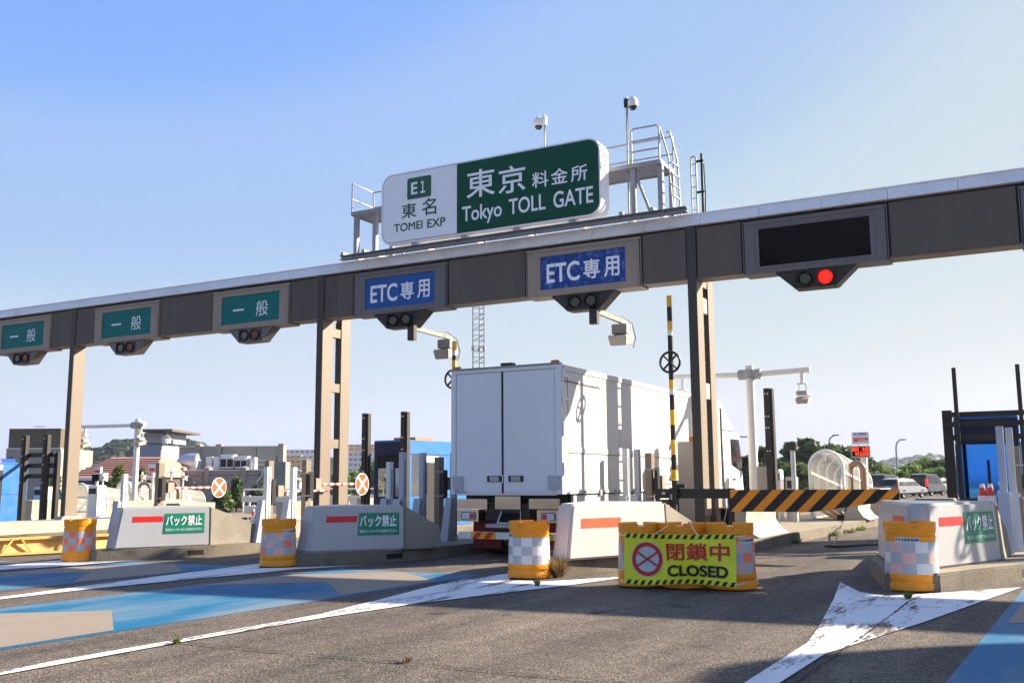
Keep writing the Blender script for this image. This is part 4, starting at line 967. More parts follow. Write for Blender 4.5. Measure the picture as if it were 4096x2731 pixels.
# ================================================================== BOOTHS and their steel frames
def booth(xc, y0, L, label, zt=2.78, w_=1.3, front='dark'):
    z0 = zg(xc)+.235; x0, x1 = xc-w_/2, xc+w_/2; y1 = y0+L
    t = thing('toll_booth', (xc, y0, z0), label, 'toll booth', 'blue toll booths on the islands')
    sill, head = 1.12, 2.35
    b = MB(); b.box(x0, x1, y0, y1, z0, sill); b.box(x0, x1, y0, y1, head, zt)
    for a, c in ((x0, x0+.13), (x1-.13, x1)): b.box(a, c, y0, y0+.13, sill, head); b.box(a, c, y1-.13, y1, sill, head)
    # wall between side window and door, and behind the door
    b.box(x1-.1, x1, y0+.62, y0+.85, sill, head); b.box(x1-.1, x1, y0+1.55, y1-.13, sill, head); b.box(x0, x0+.1, y0+1.0, y1-.13, sill, head)
    b.build('body', BBLUE, t, bevel=.02)
    b = MB(); b.box(x0+.03, x1-.03, y0-.012, y0-.002, z0+.02, sill); b.box(x0+.03, x1-.03, y0-.012, y0-.002, head, zt-.06); b.box(x0+.03, x0+.13, y0-.012, y0-.002, sill, head); b.box(x1-.13, x1-.03, y0-.012, y0-.002, sill, head); b.build('shaded_front_panel', BBLUED, t)
    b = MB(); b.box(x0+.13, x1-.13, y0+.02, y0+.03, sill, head); b.build('front_window', GLASSB if front == 'blue' else GLASS, t)
    b = MB(); b.box(x1-.05, x1-.04, y0+.13, y0+.62, sill, head); b.build('side_window', GLASS, t)
    b = MB(); b.box(x1+.001, x1+.012, y0+.85, y0+1.55, z0+.02, head); b.box(x1+.013, x1+.03, y0+.9, y0+.93, 1.2, 2.2); b.build('doorway', DARKIN, t)
    b = MB(); b.box(x1+.013, x1+.03, y0+.86, y0+1.54, 2.12, 2.33); b.build('door_light_box', WPOST, t)
    b = MB(); b.box(x0+.13, x1-.13, y0-.004, y0+.015, 1.95 if front == 'dark' else 2.3, head); b.box((x0+x1)/2-.03, (x0+x1)/2+.03, y0+.0, y0+.018, sill, 1.95); b.build('window_frame', DARKIN, t)
    b = MB(); b.box(x0+.18, x1-.3, y0+.4, y0+.8, sill-.1, sill+.12); b.box(x0+.2, x0+.3, y0+.3, y0+.4, sill, 1.6); b.build('counter', CONCW, t)
    b = MB(); b.box(x0+.3, x1-.2, y0+.6, y0+1.6, zt, zt+.10); b.build('roof_unit', pm('rusty_roof_unit', (196, 120, 84), .8, var=.2), t)
    return t
def frame(xa, xb, y, zt, label, bars=(), side=None, hw=1.0, bh=.16):
    z0 = zg(xa)+.235
    t = thing('booth_guard_frame', (xa, y, z0), label, 'steel frame', 'dark steel frames before the booths')
    for x in (xa, xb):
        b = MB(); b.box(x-.09*hw, x+.05*hw, y, y+.14*hw, z0, zt); b.build('post', CHAR, t)
        if hw == 1: b = MB(); b.box(x+.07, x+.13, y+.02, y+.16, z0, zt-.01); b.build('post', CHAR, t)
        b = MB()
        for z in (zt-.14, zt-.75, zt-1.08, zt-1.7):
            for dx in ((-.055, .0) if hw == 1 else ()): b.cyl((x+dx, y-.004, z), (x+dx, y-.001, z), .018, n=8)
        if b.v: b.build('bolt_hole', LETW, t)
    for z in bars: b = MB(); b.box(xa-.3, xb+.3, y+.17, y+.26, z, z+bh); b.build('crossbar', CHAR, t)
    if side:
        for x in side: b = MB(); b.box(x-.10, x+.10, y+.27, y+.40, z0, bars[-1]+.16); b.build('post', CHAR, t)
    return t
booth(-17.08, 23.9, 3.6, 'blue toll booth with peeling paint between the double column and the lorry')
frame(-17.57, -16.18, 23.2, 3.56, 'two tall dark posts in front of the blue booth beside the lorry')
booth(-1.10, 24.0, 3.4, 'dark blue toll booth with reflecting window at the right edge', zt=2.92, front='blue')
frame(-1.60, -.36, 23.2, 3.95, 'black steel frame with two tall posts before the booth at the right edge', bars=(2.38, 2.67, 2.88), side=(-1.83, -.12), hw=.6, bh=.11)
booth(-37.6, 23.4, 2.7, 'blue toll booth cut by the left picture edge', zt=2.42)
frame(-32.4, -31.2, 22.6, 3.3, 'brown steel frame with two posts and crossbars right of the left edge booth', bars=(1.75, 2.12, 2.5), side=(-30.9,))
t = thing('steel_post', (-5.92, 24.2, .35), 'lone tall dark steel post rising behind the striped beam', 'post')
b = MB(); b.box(-6.03, -5.88, 24.2, 24.4, .3, 3.80); b.box(-5.86, -5.82, 24.22, 24.42, .3, 3.79); b.build('post', CHAR, t)
b = MB()
for z in (3.66, 3.1, 2.82, 2.25):
    for x in (-5.99, -5.93): b.cyl((x, 24.196, z), (x, 24.199, z), .016, n=8)
b.build('bolt_hole', LETW, t)

# ------------------------------------------------------------------ T poles with antennas
def tpole(x, y, zt, xl, xr, za, label, sc=.8):
    t = thing('antenna_mast', (x, y, zg(x)+.2), label, 'mast', 'white T masts with antenna boxes')
    b = MB(); b.cyl((x, y, zg(x)+.2), (x, y, zt), .125, .11, 20); b.build('pole', WPOST, t, smooth=True)
    b = MB(); b.cyl((x, y, za-.12), (x, y, za+.12), .19, n=16); b.cyl((x-.3, y, za), (x-.12, y, za), .14, n=12); b.cyl((x+.12, y, za), (x+.3, y, za), .14, n=12); b.build('flange', GALV, t)
    for xe in (xl, xr):
        b = MB(); e = Vector((xe, y, za+.04)); b.cyl((x+(.2 if xe > x else -.2), y, za), e, .075, n=14); b.build('arm', WPOST, t, smooth=True)
        s = 1 if xe > x else -1; xa = xe-s*.22
        b = MB(); b.cyl((xa, y, za-.05), (xa, y, za-.32), .055, n=10); b.box(xa-.12, xa+.12, y-.1, y+.1, za-.34, za-.31); b.cyl((xa-.09, y, za-.32), (xa-.09, y, za-.55), .012, n=6); b.cyl((xa+.09, y, za-.32), (xa+.09, y, za-.55), .012, n=6); b.build('hanger', WPOST, t)
        b = MB(); k_ = sc; b.box(xa-.17*k_, xa+.17*k_, y-.14, y+.14, za-.62, za-.52); b.hexa([(xa-.16*k_, y-.16, za-.86), (xa+.18*k_, y-.16, za-.86), (xa+.18*k_, y+.18, za-.8), (xa-.16*k_, y+.18, za-.8)], [(xa-.2*k_, y-.2, za-.74), (xa+.22*k_, y-.2, za-.74), (xa+.22*k_, y+.22, za-.62), (xa-.2*k_, y+.22, za-.62)]); b.build('antenna_box', CABI, t)
    return t
y = 26.0
tpole(atY((2999, 1500), y).x, y, atY((2996, 1463), y).z, atY((2700, 1500), y).x, atY((3240, 1470), y).x, atY((2999, 1497), y).z, 'white T mast with two antennas right of the right column')
y = 28.0
tpole(atY((541, 1900), y).x, y, atY((541, 1676), y).z, atY((328, 1700), y).x, atY((579, 1690), y).x, atY((541, 1700), y).z, 'white T mast with two antennas left of the grey building', .7)
t = thing('control_cabinet', (-6.2, 24.5, .33), 'grey control cabinet at the foot of the white T mast', 'cabinet')
b = MB(); b.box(-6.36, -6.08, 24.5, 24.9, .33, 1.88); b.build('housing', CABI, t, bevel=.012); b = MB(); b.box(-6.079, -6.075, 24.55, 24.85, .45, 1.8); b.build('door', CABI, t)

# ------------------------------------------------------------------ flared concrete barriers
def jersey(x, y0, y1, label, h=.85, hw=.5, mat=CONCW):
    z0 = zg(x)+.235
    b = MB(); b.prism([(x-hw, y0, z0), (x+hw, y0, z0), (x+hw*.62, y0, z0+.10), (x+.26*hw*2*.6, y0, z0+.32), (x+.20, y0, z0+h), (x-.20, y0, z0+h), (x-.26*hw*2*.6, y0, z0+.32), (x-hw*.62, y0, z0+.10)], (0, y1-y0, 0))
    return tag(b.build('concrete_barrier', mat, bevel=.02, loc=(x, y0, z0)), label, 'barrier', 'flared concrete barriers on the islands')
jersey(-5.85, 20.9, 23.6, 'flared pale concrete barrier below the left part of the striped beam', .95, .46)
jersey(-5.2, 31.0, 33.2, 'flared concrete barrier beside the arched canopy under the striped beam', .9)
jersey(-5.0, 34.2, 36.6, 'smaller flared concrete barrier below the far end of the striped beam', .9)
jersey(-1.2, 19.6, 22.4, 'grey concrete barrier behind the beige crash block carrying two cones', .42, .62, CONC)
jersey(.25, 19.4, 24, 'grey concrete barrier cut by the right picture edge', .8, .4, CONC)
jersey(-22.0, 19.6, 21.6, 'flared concrete barrier with a white post at the single column', .85)
jersey(-27.1, 22.4, 25.2, 'flared concrete barrier left of the single column, bigger one', .9)
jersey(-28.6, 24.6, 26.4, 'flared concrete barrier at the left edge below the blue booth', .9)
jersey(-33.3, 23.6, 25.4, 'wide flared concrete barrier under the brown frame at the left', .95, .55)
jersey(-34.9, 24.6, 26.2, 'flared concrete barrier at the left edge in front of the blue booth', .95, .5)
jersey(-21.8, 24.4, 26.6, 'concrete barrier end with dark slot left of the X disc', .8)
jersey(-21.3, 28, 30.5, 'concrete barrier end with dark slot behind the X disc', .85)
b = MB(); b.box(-28.4, -27.0, 17.9, 24, zg(-28)+.2, .42); tag(b.build('low_wall', CONCW, bevel=.04, loc=(-27.5, 18, 0)), 'long low white concrete wall behind the pale yellow barrier', 'wall')
t = thing('cable_box', (-1.95, 20.4, .4), 'small grey concrete box with a dark slot beside the right booth', 'box')
b = MB(); b.box(-2.25, -1.55, 20.3, 20.9, .3, 1.18); b.build('box', CONC, t, bevel=.02); b = MB(); b.box(-2.15, -1.7, 20.29, 20.298, .95, 1.08); b.build('slot', GAP, t)

# ------------------------------------------------------------------ cones
CR = pm('cone_white_band', (226, 222, 220), .4, var=.04)
def cone(x, y, z, label, h=.7):
    t = thing('traffic_cone', (x, y, z), label, 'cone', 'orange and white traffic cones')
    b = MB(); b.box(x-.19, x+.19, y-.19, y+.19, z, z+.03); b.build('foot', CONEO, t)
    b = MB(); L = [(.15, .03, 0), (.11, .27, 1), (.075, .47, 0), (.045, .63, 1), (.035, .70, 0)]
    b = MB()
    for (r0, za, c), (r1, zb, _) in zip(L, L[1:]): b.cur = c; b.cyl((x, y, z+za*h/.7), (x, y, z+zb*h/.7), r0, r1, 20, True)
    b.build('cone', [CONEO, CR], t, smooth=True); return t
zc = zg(-1.2)+.235+.42
p = atY((3930, 1965), 20.2); cone(p.x, 20.2, zc, 'left one of the two cones behind the beige crash block', .66)
p = atY((3962, 1965), 20.2); cone(p.x, 20.2, zc, 'right one of the two cones, nearest the grey guard posts', .66)

# ================================================================== LORRY
RY, XL_, XR_, ZB, ZT, LEN = 16.9, -10.58, -8.10, 1.30, 3.82, 10.5
tr = thing('box_lorry', ((XL_+XR_)/2, RY, zg(-9.3)), 'big white box lorry driving into the toll lane, seen from behind', 'lorry')
b = MB(); b.box(XL_, XR_, RY+.06, RY+LEN, ZB, ZT-.02); b.build('cargo_box', WALLW, tr, bevel=.03)
b = MB(); b.box(XL_-.01, XR_+.01, RY-.02, RY+.06, ZT-.10, ZT+.01); b.box(XL_-.01, XL_+.10, RY-.02, RY+.06, ZB, ZT-.10); b.box(XR_-.13, XR_+.01, RY-.02, RY+.06, ZB, ZT-.10); b.box(XL_+.10, XR_-.13, RY+.0, RY+.06, ZB-.02, ZB+.02)
b.build('rear_frame', DOORW, tr, bevel=.008)
b = MB(); b.tube([(XL_, RY-.03, ZT-.01), (XR_, RY-.03, ZT-.01)], .018, 8); b.build('top_trim', GALVD, tr)
xm = -9.40
for i, (a, c) in enumerate(((XL_+.105, xm-.018), (xm+.018, XR_-.135))):
    b = MB(); b.box(a, c, RY+.0, RY+.05, ZB+.025, ZT-.105); d = b.build('rear_door', DOORW, tr, bevel=.008)
    hx = (-9.58 if i == 0 else -9.10); hz = 1.60
    b = MB(); b.prism([(x, RY-.008, z) for x, z in rrect(hx-.19, hx+.19, hz-.085, hz+.085, .03, 3)], (0, .006, 0)); h = b.build('handle', DOORW, d)
    b = MB(); b.prism([(x, RY-.0105, z) for x, z in rrect(hx-.17, hx+.17, hz-.062, hz+.062, .02, 3)], (0, .002, 0)); b.build('recess', BLACKM, h)
    b = MB(); b.box(hx-.11, hx+.10, RY-.018, RY-.012, hz-.05, hz+.05); b.build('lever', GALV, h)
b = MB(); b.box(xm-.016, xm+.016, RY-.004, RY+.03, ZB+.02, ZT-.11); b.build('door_seal', RUBBER, tr)
for x0, x1 in ((XL_+.03, XL_+.28), (XR_-.30, XR_-.02)):
    b = MB(); b.box(x0, x1, RY-.028, RY-.021, ZB+.09, ZB+.36); p = b.build('corner_plate', GPOST, tr, bevel=.003)
    b = MB()
    for i in range(3):
        for k in (0, .5, 1): b.cyl((x0+.04+(x1-x0-.08)*i/2, RY-.029, ZB+.13+.19*k), (x0+.04+(x1-x0-.08)*i/2, RY-.035, ZB+.13+.19*k), .010, n=8)
    b.build('bolts', GALVD, p)
text('最大積載量 10000kg', (XL_+.08, RY-.023, ZB+.03), X, Z, .30, .036, BANBLK, tr, name='load_marking')
for x in (XL_+.10, XR_-.14):
    b = MB(); b.box(x-.08, x+.08, RY-.01, RY+.08, ZT+.012, ZT+.06); b.build('marker_lamp', AMBER, tr, bevel=.01)
b = MB(); b.box(-9.45, -9.2, RY+.02, RY+.2, ZT+.012, ZT+.075); b.build('rear_camera', BLACKM, tr)
# right flank: wing seam, hinges, rails
b = MB(); b.box(XR_+.001, XR_+.012, RY+.35, RY+LEN-.05, 2.10, 2.20); b.box(XR_+.001, XR_+.02, RY+.08, RY+LEN, ZT-.14, ZT-.03); b.box(XR_+.001, XR_+.014, RY+.06, RY+.16, ZB, ZT-.14); b.box(XR_+.001, XR_+.016, RY+.3, RY+LEN-.05, ZB-.0, ZB+.06); b.build('side_rail', WALLW, tr, bevel=.004)
b = MB(); b.box(XR_+.001, XR_+.004, RY+.3, RY+LEN-.1, 2.078, 2.090); b.box(XR_+.001, XR_+.004, RY+.28, RY+.295, ZB+.05, ZT-.2); b.build('wing_seam', CHAR, tr)
SEAM = pm('faint_panel_joint', (104, 106, 110), .5)
b = MB()
for yy in (1.5, 2.9, 4.3, 5.7, 7.1, 8.5): b.box(XR_+.0005, XR_+.0025, RY+yy, RY+yy+.014, 2.21, ZT-.15)
for yy in (3.4, 6.6): b.box(XR_+.0005, XR_+.0025, RY+yy, RY+yy+.018, ZB+.07, 2.07)
b.build('panel_joint', SEAM, tr)
for z in (3.55, 3.1, 2.5, 1.75): b = MB(); b.box(XR_+.013, XR_+.05, RY+.02, RY+.2, z, z+.06); b.cyl((XR_+.03, RY+.02, z-.10), (XR_+.03, RY+.02, z+.16), .018, n=8); b.build('hinge', DOORW, tr)
b = MB(); b.box(XR_+.022, XR_+.035, RY+.1, RY+1.9, 3.47, 3.485); b.build('gutter_strip', BLACKM, tr)
for yy in (.9, 1.7, 2.5, 3.6, 5.0): b = MB(); b.box(XR_+.017, XR_+.05, RY+yy, RY+yy+.10, ZB-.05, ZB+.07); b.build('latch', GALV, tr)
b = MB(); b.box(XL_+.1, XR_-.1, RY+.4, RY+LEN+.1, 1.12, ZB-.021); b.box(XL_+.75, XR_-.75, RY+.1, RY+LEN+2, .8, 1.12); b.build('chassis', BLACKM, tr)
b = MB(); b.box(XR_-.06, XR_, RY+.5, RY+LEN-2.6, ZB-.20, ZB-.03); b.box(XR_-.05, XR_-.02, RY+2.6, RY+6.5, .62, .74); b.box(XR_-.05, XR_-.02, RY+2.6, RY+6.5, .85, .95); b.build('side_guard', WALLW, tr)
for x0, x1, z0, z1 in ((-10.475, -9.78, 1.01, 1.205), (-9.60, -9.03, 1.01, 1.26), (-8.845, -8.19, 1.02, 1.215)):
    b = MB(); b.box(x0, x1, RY+.04, RY+.08, z0, z1); b.build('polished_panel', CHROME, tr, bevel=.004)
for i, (x0, x1) in enumerate(((-10.455, -9.955), (-8.655, -8.13))):
    z0, z1 = .765, 1.0
    b = MB(); b.box(x0, x1, RY+.0, RY+.28, z0, z1); lb = b.build('lamp_box', CHROME, tr, bevel=.008)
    lx0, lx1 = (x0+.10, x0+.435) if i == 0 else (x0+.09, x0+.40)
    b = MB(); b.prism([(x, RY-.012, z) for x, z in rrect(lx0, lx1, z0+.03, z1-.05, .03, 3)], (0, .01, 0)); lm = b.build('tail_lamp', BLACKM, lb)
    b = MB(); b.prism([(x, RY-.016, z) for x, z in rrect(lx0+.02, lx1-.02, z0+.045, z1-.065, .02, 3)], (0, .003, 0)); b.build('clear_lens', TAILW, lm)
    rx = lx1-.13 if i == 0 else lx0+.035
    b = MB(); b.box(rx, rx+.10, RY-.022, RY-.017, z0+.06, z1-.08); b.build('red_lens', TAIL, lm)
b = MB(); b.hexa([(-9.53, RY+.02, .745), (-9.02, RY+.02, .745), (-9.02, RY+.06, .745), (-9.53, RY+.06, .745)], [(-9.48, RY+.12, .985), (-9.07, RY+.12, .985), (-9.07, RY+.16, .985), (-9.48, RY+.16, .985)]); pl2 = b.build('plate_holder', BLACKP, tr)
b = MB(); b.bar((-9.53, RY+.015, .745), (-9.48, RY+.115, .985), .012, .03); b.bar((-9.02, RY+.015, .745), (-9.07, RY+.115, .985), .012, .03); b.bar((-9.53, RY+.01, .745), (-9.02, RY+.01, .745), .012, .02); b.build('plate_border', WPOST, pl2)
b = MB(); b.box(-9.75, -8.75, RY-.08, RY+.2, .655, .725); b.build('step', GALV, tr, bevel=.006)
b = MB(); b.box(-10.41, -8.15, RY-.02, RY+.08, .43, .565); bp_ = b.build('bumper', WPOST, tr, bevel=.004)
for xa in (-10.11, -8.85):
    b = MB(); b.box(xa, xa+.56, RY-.026, RY-.021, .433, .562); b.build('chevron_board', YEL, bp_)
    b = MB()
    for k in range(2): b.poly([(xa+.02+.26*k, RY-.028, .434), (xa+.15+.26*k, RY-.028, .434), (xa+.26+.26*k, RY-.028, .561), (xa+.13+.26*k, RY-.028, .561)])
    b.build('chevron_red', REDS, bp_)
for x0, x1 in ((-10.4, -9.75), (-8.85, -8.2)):
    b = MB(); b.box(x0, x1, RY+.55, RY+.58, .22, .95); b.build('mudflap', REDTR, tr)
def wheel(x, y, r, w_, par, name='wheel', z=None):
    z = zg(x)+r if z is None else z
    b = MB(); b.lathe([(r*.62, -w_/2), (r*.95, -w_/2), (r, -w_/2+.03), (r, w_/2-.03), (r*.95, w_/2), (r*.62, w_/2)], (0, 0, 0), 28, False)
    M = Matrix.Translation((x, y, z)) @ Matrix.Rotation(pi/2, 4, 'Y'); b.v = [M @ v for v in b.v]; wh = b.build(name, RUBBER, par, smooth=True)
    b = MB(); b.lathe([(.01, -w_*.3), (r*.3, -w_*.3), (r*.35, -w_*.1), (r*.6, w_*.1), (r*.62, w_*.45), (r*.6, w_*.3), (r*.3, w_*.05), (.01, w_*.1)], (0, 0, 0), 24, False); b.v = [M @ v for v in b.v]; b.build('rim', GALV, wh, smooth=True)
for yy in (1.5, 2.75, 7.6, LEN+1.5):
    for x in (XL_+.28, XR_-.28): wheel(x, RY+yy, .48, .42 if yy < 7 else .3, tr)
CY0, CY1 = RY+LEN+.25, RY+LEN+2.35
b = MB(); b.hexa([(XL_, CY0, .75), (XR_, CY0, .75), (XR_, CY1, .75), (XL_, CY1, .75)], [(XL_+.04, CY0, 2.95), (XR_-.04, CY0, 2.95), (XR_-.04, CY1-.22, 2.95), (XL_+.04, CY1-.22, 2.95)]); cb = b.build('cab', WALLW, tr, bevel=.05)
b = MB(); b.hexa([(XL_+.1, CY0+.0, 2.96), (XR_-.1, CY0+.0, 2.96), (XR_-.1, CY1-.4, 2.96), (XL_+.1, CY1-.4, 2.96)], [(XL_+.15, CY0+.0, 3.78), (XR_-.15, CY0+.0, 3.78), (XR_-.15, CY0+.5, 3.78), (XL_+.15, CY0+.5, 3.78)]); b.build('wind_deflector', WALLW, cb, bevel=.05)
b = MB(); b.box(XR_-.12, XR_-.02, CY0-.08, CY0-.0, 1.2, 3.6); b.build('cab_rear_trim', BLACKM, cb)
b = MB(); b.prism([(XR_-.012, CY0+.85, 2.0), (XR_-.012, CY1-.25, 1.8), (XR_-.03, CY1-.4, 2.75), (XR_-.03, CY0+.85, 2.75)], (.02, 0, 0)); b.build('cab_window', GLASSD, cb)
b = MB(); b.box(XR_+.005, XR_+.02, CY0+.9, CY0+1.1, 1.55, 1.6); b.build('cab_door_handle', BLACKM, cb)
b = MB(); b.tube([(XR_-.05, CY1-.2, 2.85), (XR_+.22, CY1+.05, 2.85), (XR_+.26, CY1+.05, 2.7), (XR_+.26, CY1+.05, 1.9), (XR_-.02, CY1-.05, 1.85)], .018, 6); mr_ = b.build('mirror_arm', BLACKM, cb)
b = MB(); b.sphere((XR_+.34, CY1+.05, 2.52), .12, 14, 1.9); b.build('mirror', GALVD, mr_, smooth=True)
b = MB(); b.sphere((XR_+.34, CY1+.05, 2.0), .11, 14, 1.15); b.build('mirror', BLACKM, mr_, smooth=True)

# ================================================================== STAIR CANOPIES, PIPE ARCHES, BOARDS
def canopy(x, y0, L, w_, zt, label, drop=0, nseg=4, glazed_end=False):
    z0 = zg(x)+.235; t = thing('stair_canopy', (x, y0, z0), label, 'canopy', 'arched polycarbonate stair canopies')
    r = w_/2; zs = zt-r
    def arch(y, rr, dz=0):
        n = 14; return [(x-rr, y, z0)]+[(x-rr*cos(pi*k/n), y, zs-dz+rr*sin(pi*k/n)) for k in range(n+1)]+[(x+rr, y, z0)]
    rows = []
    b = MB()
    for k in range(nseg+1):
        y = y0+L*k/nseg; dz = drop*(k/nseg)**1.5; rows.append(b.P(*arch(y, r, dz)))
    m = 17
    for A, B in zip(rows, rows[1:]):
        for j in range(m-1): b.F(A+j, A+j+1, B+j+1, B+j)
    b.build('glazing', ACRY, t, smooth=True)
    for k in range(nseg+1):
        y = y0+L*k/nseg; dz = drop*(k/nseg)**1.5
        b = MB(); b.tube(arch(y, r+.01, dz), .05 if k == 0 else .035, 6); b.build('rib', WPOST, t, smooth=True)
    b = MB()
    for s in (-1, 1): b.bar((x+s*(r+.01), y0, zs-.15), (x+s*(r+.01), y0+L, zs-.15-drop), .05, .08); b.bar((x+s*(r+.01), y0, z0+.03), (x+s*(r+.01), y0+L, z0+.03), .06, .06)
    b.build('side_rail', WPOST, t)
    if glazed_end:
        b = MB(); b.poly(arch(y0+.03, r)); b.build('end_pane', ACRY, t)
        b = MB(); b.bar((x-r, y0, zs-.1), (x+r, y0, zs-.1), .05, .08); b.bar((x-r, y0, zs-.75), (x+r, y0, zs-.75), .05, .08); b.build('end_rail', WPOST, t)
    return t
canopy(-6.02, 31.6, 5.5, 1.0, 2.42, 'arched polycarbonate stair canopy behind the striped beam', drop=.5)
p = atY((497, 1922), 36); canopy(p.x, 36, 5.2, 1.15, p.z, 'long arched stair canopy with glazed end left of the X disc', drop=.6, glazed_end=True)
p = atY((325, 1935), 30); canopy(p.x, 30, 4.2, 1.0, p.z, 'arched stair canopy right of the single gantry column', drop=.7, glazed_end=True)
p = atY((185, 1985), 36); canopy(p.x, 36, 4, 1.1, p.z, 'arched stair canopy half hidden behind the brown frame at the left', drop=.6)
def pipe_arch(p, Y, w_, r, label, zt=None):
    c = atY(p, Y); z0 = zg(c.x)+.235; zt = c.z; h = w_/2; n = 14
    t = thing('pipe_guard', (c.x, Y, z0), label, 'guard rail', 'bent brown pipe guards')
    b = MB(); b.tube([(c.x-h, Y, z0)]+[(c.x-h*cos(pi*k/n), Y, zt-h-r+h*sin(pi*k/n)) for k in range(n+1)]+[(c.x+h, Y, z0)], r, 12); b.build('pipe', PIPE, t, smooth=True)
    b = MB(); b.box(c.x-h-.12, c.x-h+.12, Y-.12, Y+.12, z0, z0+.03); b.box(c.x+h-.12, c.x+h+.12, Y-.12, Y+.12, z0, z0+.03); b.build('foot_plate', GALVD, t); return t
pipe_arch((3424, 1841), 33.0, .40, .10, 'bent brown pipe guard standing right of the arched canopy by the striped beam')
pipe_arch((686, 1921), 30.0, .9, .09, 'bent brown pipe guard left of the farther X disc')
pipe_arch((578, 1925), 33.0, .9, .08, 'bent brown pipe guard above the long arched canopy')
# LED fare board with a notice above it
Y = 37.0; a, c = atY((3405, 1729), Y), atY((3478, 1776), Y); d, e = atY((3403, 1783), Y), atY((3483, 1829), Y)
t = thing('fare_board', ((a.x+c.x)/2, Y, zg(-5.5)+.23), 'red LED fare board reading 割引 大型 with a white notice above', 'display')
b = MB(); b.box(a.x, c.x, Y, Y+.05, c.z, a.z); nb = b.build('notice_board', BOARDW, t, bevel=.01)
w1, h1 = c.x-a.x, a.z-c.z
def rect(b, u0, u1, v0, v1, e=.004): b.poly([(a.x+w1*u0, Y-e, c.z+h1*v0), (a.x+w1*u1, Y-e, c.z+h1*v0), (a.x+w1*u1, Y-e, c.z+h1*v1), (a.x+w1*u0, Y-e, c.z+h1*v1)])
b = MB(); rect(b, .14, .86, .76, .95); b.build('navy_panel', NAVY, nb)
b = MB(); rect(b, .09, .92, .20, .56); b.build('red_panel', BRED, nb)
def nt_(s, u0, u1, v0, v1, m): text(s, (a.x+w1*u0, Y-.006, c.z+h1*v0), X, Z, w1*(u1-u0), h1*(v1-v0), m, nb, bold=.01, ext=.002)
nt_('2輪ETC車', .19, .81, .79, .92, LETW); nt_('通行車両のお知らせ', .13, .88, .61, .70, NAVY) if False else None
nt_('レーンから', .13, .75, .39, .53, LETW); nt_('前方退避', .36, .89, .22, .36, LETW)
b = MB(); b.box(d.x, e.x, Y-.03, Y+.16, e.z, d.z); lb = b.build('led_case', GALV, t, bevel=.01)
b = MB(); b.box(d.x+.04, e.x-.04, Y-.036, Y-.031, e.z+.05, d.z-.04); b.build('led_panel', BLACKP, lb)
w2, h2 = e.x-d.x, d.z-e.z
def lt(s, u0, u1, v0, v1, m): text(s, (d.x+w2*u0, Y-.038, e.z+h2*v0), X, Z, w2*(u1-u0), h2*(v1-v0), m, lb, bold=.02, ext=.003)
lt('割引', .08, .41, .53, .88, LEDR); lt('大型', .57, .92, .53, .88, LEDR); lt('¥12,550', .22, .92, .14, .48, LEDR)
b = MB(); q = (d.x+e.x)/2
b.bar((q-.05, Y+.1, e.z), (q-.05, Y+.1, a.z-.1), .06, .06); b.bar((q+.05, Y+.3, zg(q)+.23), (q+.05, Y+.25, e.z+.1), .22, .22); b.build('pole', WPOST, t)
# small pole with a lamp head, street lamps
def pole_camera(p, Y, label, grp='small cameras on white poles', zb=None):
    c = atY(p, Y); z0 = zg(c.x)+.23; t = thing('security_camera', (c.x, Y, z0), label, 'camera', grp)
    b = MB(); b.cyl((c.x, Y, z0), (c.x, Y, c.z), .045, n=10); b.build('pole', WPOST, t, smooth=True)
    b = MB(); b.cyl((c.x-.05, Y+.02, c.z-.2), (c.x+.32, Y-.12, c.z-.26), .075, n=12); b.box(c.x-.1, c.x+.3, Y-.17, Y+.06, c.z-.18, c.z-.165); b.build('camera_body', WPOST, t)
    b = MB(); b.box(c.x-.02, c.x+.25, Y-.03, Y+.03, c.z-.38, c.z-.33); b.build('bracket', WPOST, t); return t
pole_camera((733, 1888), 32, 'white camera on a pole directly left of the farther X disc')
pole_camera((686, 1872), 34, 'white camera on a taller pole behind the bent pipe guard')
pole_camera((569, 1887), 34, 'white camera on a pole right of the white T mast foot')
pole_camera((413, 1892), 32, 'white camera on a pole right of the black display')
t = None
c = atY((3170, 1800), 29.5); t = thing('flood_lamp', (c.x, 29.5, .3), 'black lamp head on a grey pole left of the arched canopy by the beam', 'lamp')
b = MB(); b.cyl((c.x, 29.5, .3), (c.x, 29.5, c.z), .07, n=12); b.build('pole', GPOST, t, smooth=True)
b = MB(); b.box(c.x-.12, c.x+.12, 29.38, 29.66, c.z, c.z+.24); b.box(c.x-.08, c.x+.08, 29.36, 29.379, c.z+.04, c.z+.2); b.build('lamp_head', BLACKM, t, bevel=.01)
def info_board(p0, p1, Y, label):
    a, c = atY(p0, Y), atY(p1, Y); t = thing('info_board', (a.x, Y, zg(a.x)+.2), label, 'sign', 'small white boards with a red panel')
    b = MB(); b.box(a.x, c.x, Y, Y+.12, c.z, a.z); bb = b.build('board', BOARDW, t, bevel=.01)
    b = MB(); b.box(a.x+.06, c.x-.06, Y-.006, Y-.001, c.z+(a.z-c.z)*.12, c.z+(a.z-c.z)*.5); b.build('red_panel', BRED, bb)
    b = MB(); b.cyl(((a.x+c.x)/2, Y+.06, zg(a.x)+.2), ((a.x+c.x)/2, Y+.06, c.z), .05, n=10); b.build('pole', WPOST, t); return t
info_board((376, 1866), (401, 1893), 34, 'small white board with red panel above the black display')
info_board((594, 1855), (623, 1888), 30, 'small white board with red panel right of the white T mast')
a, c = atY((368, 1896), 33), atY((392, 1923), 33)
t = thing('display_screen', (a.x, 33, .0), 'black display on a pole left of the white T mast', 'display')
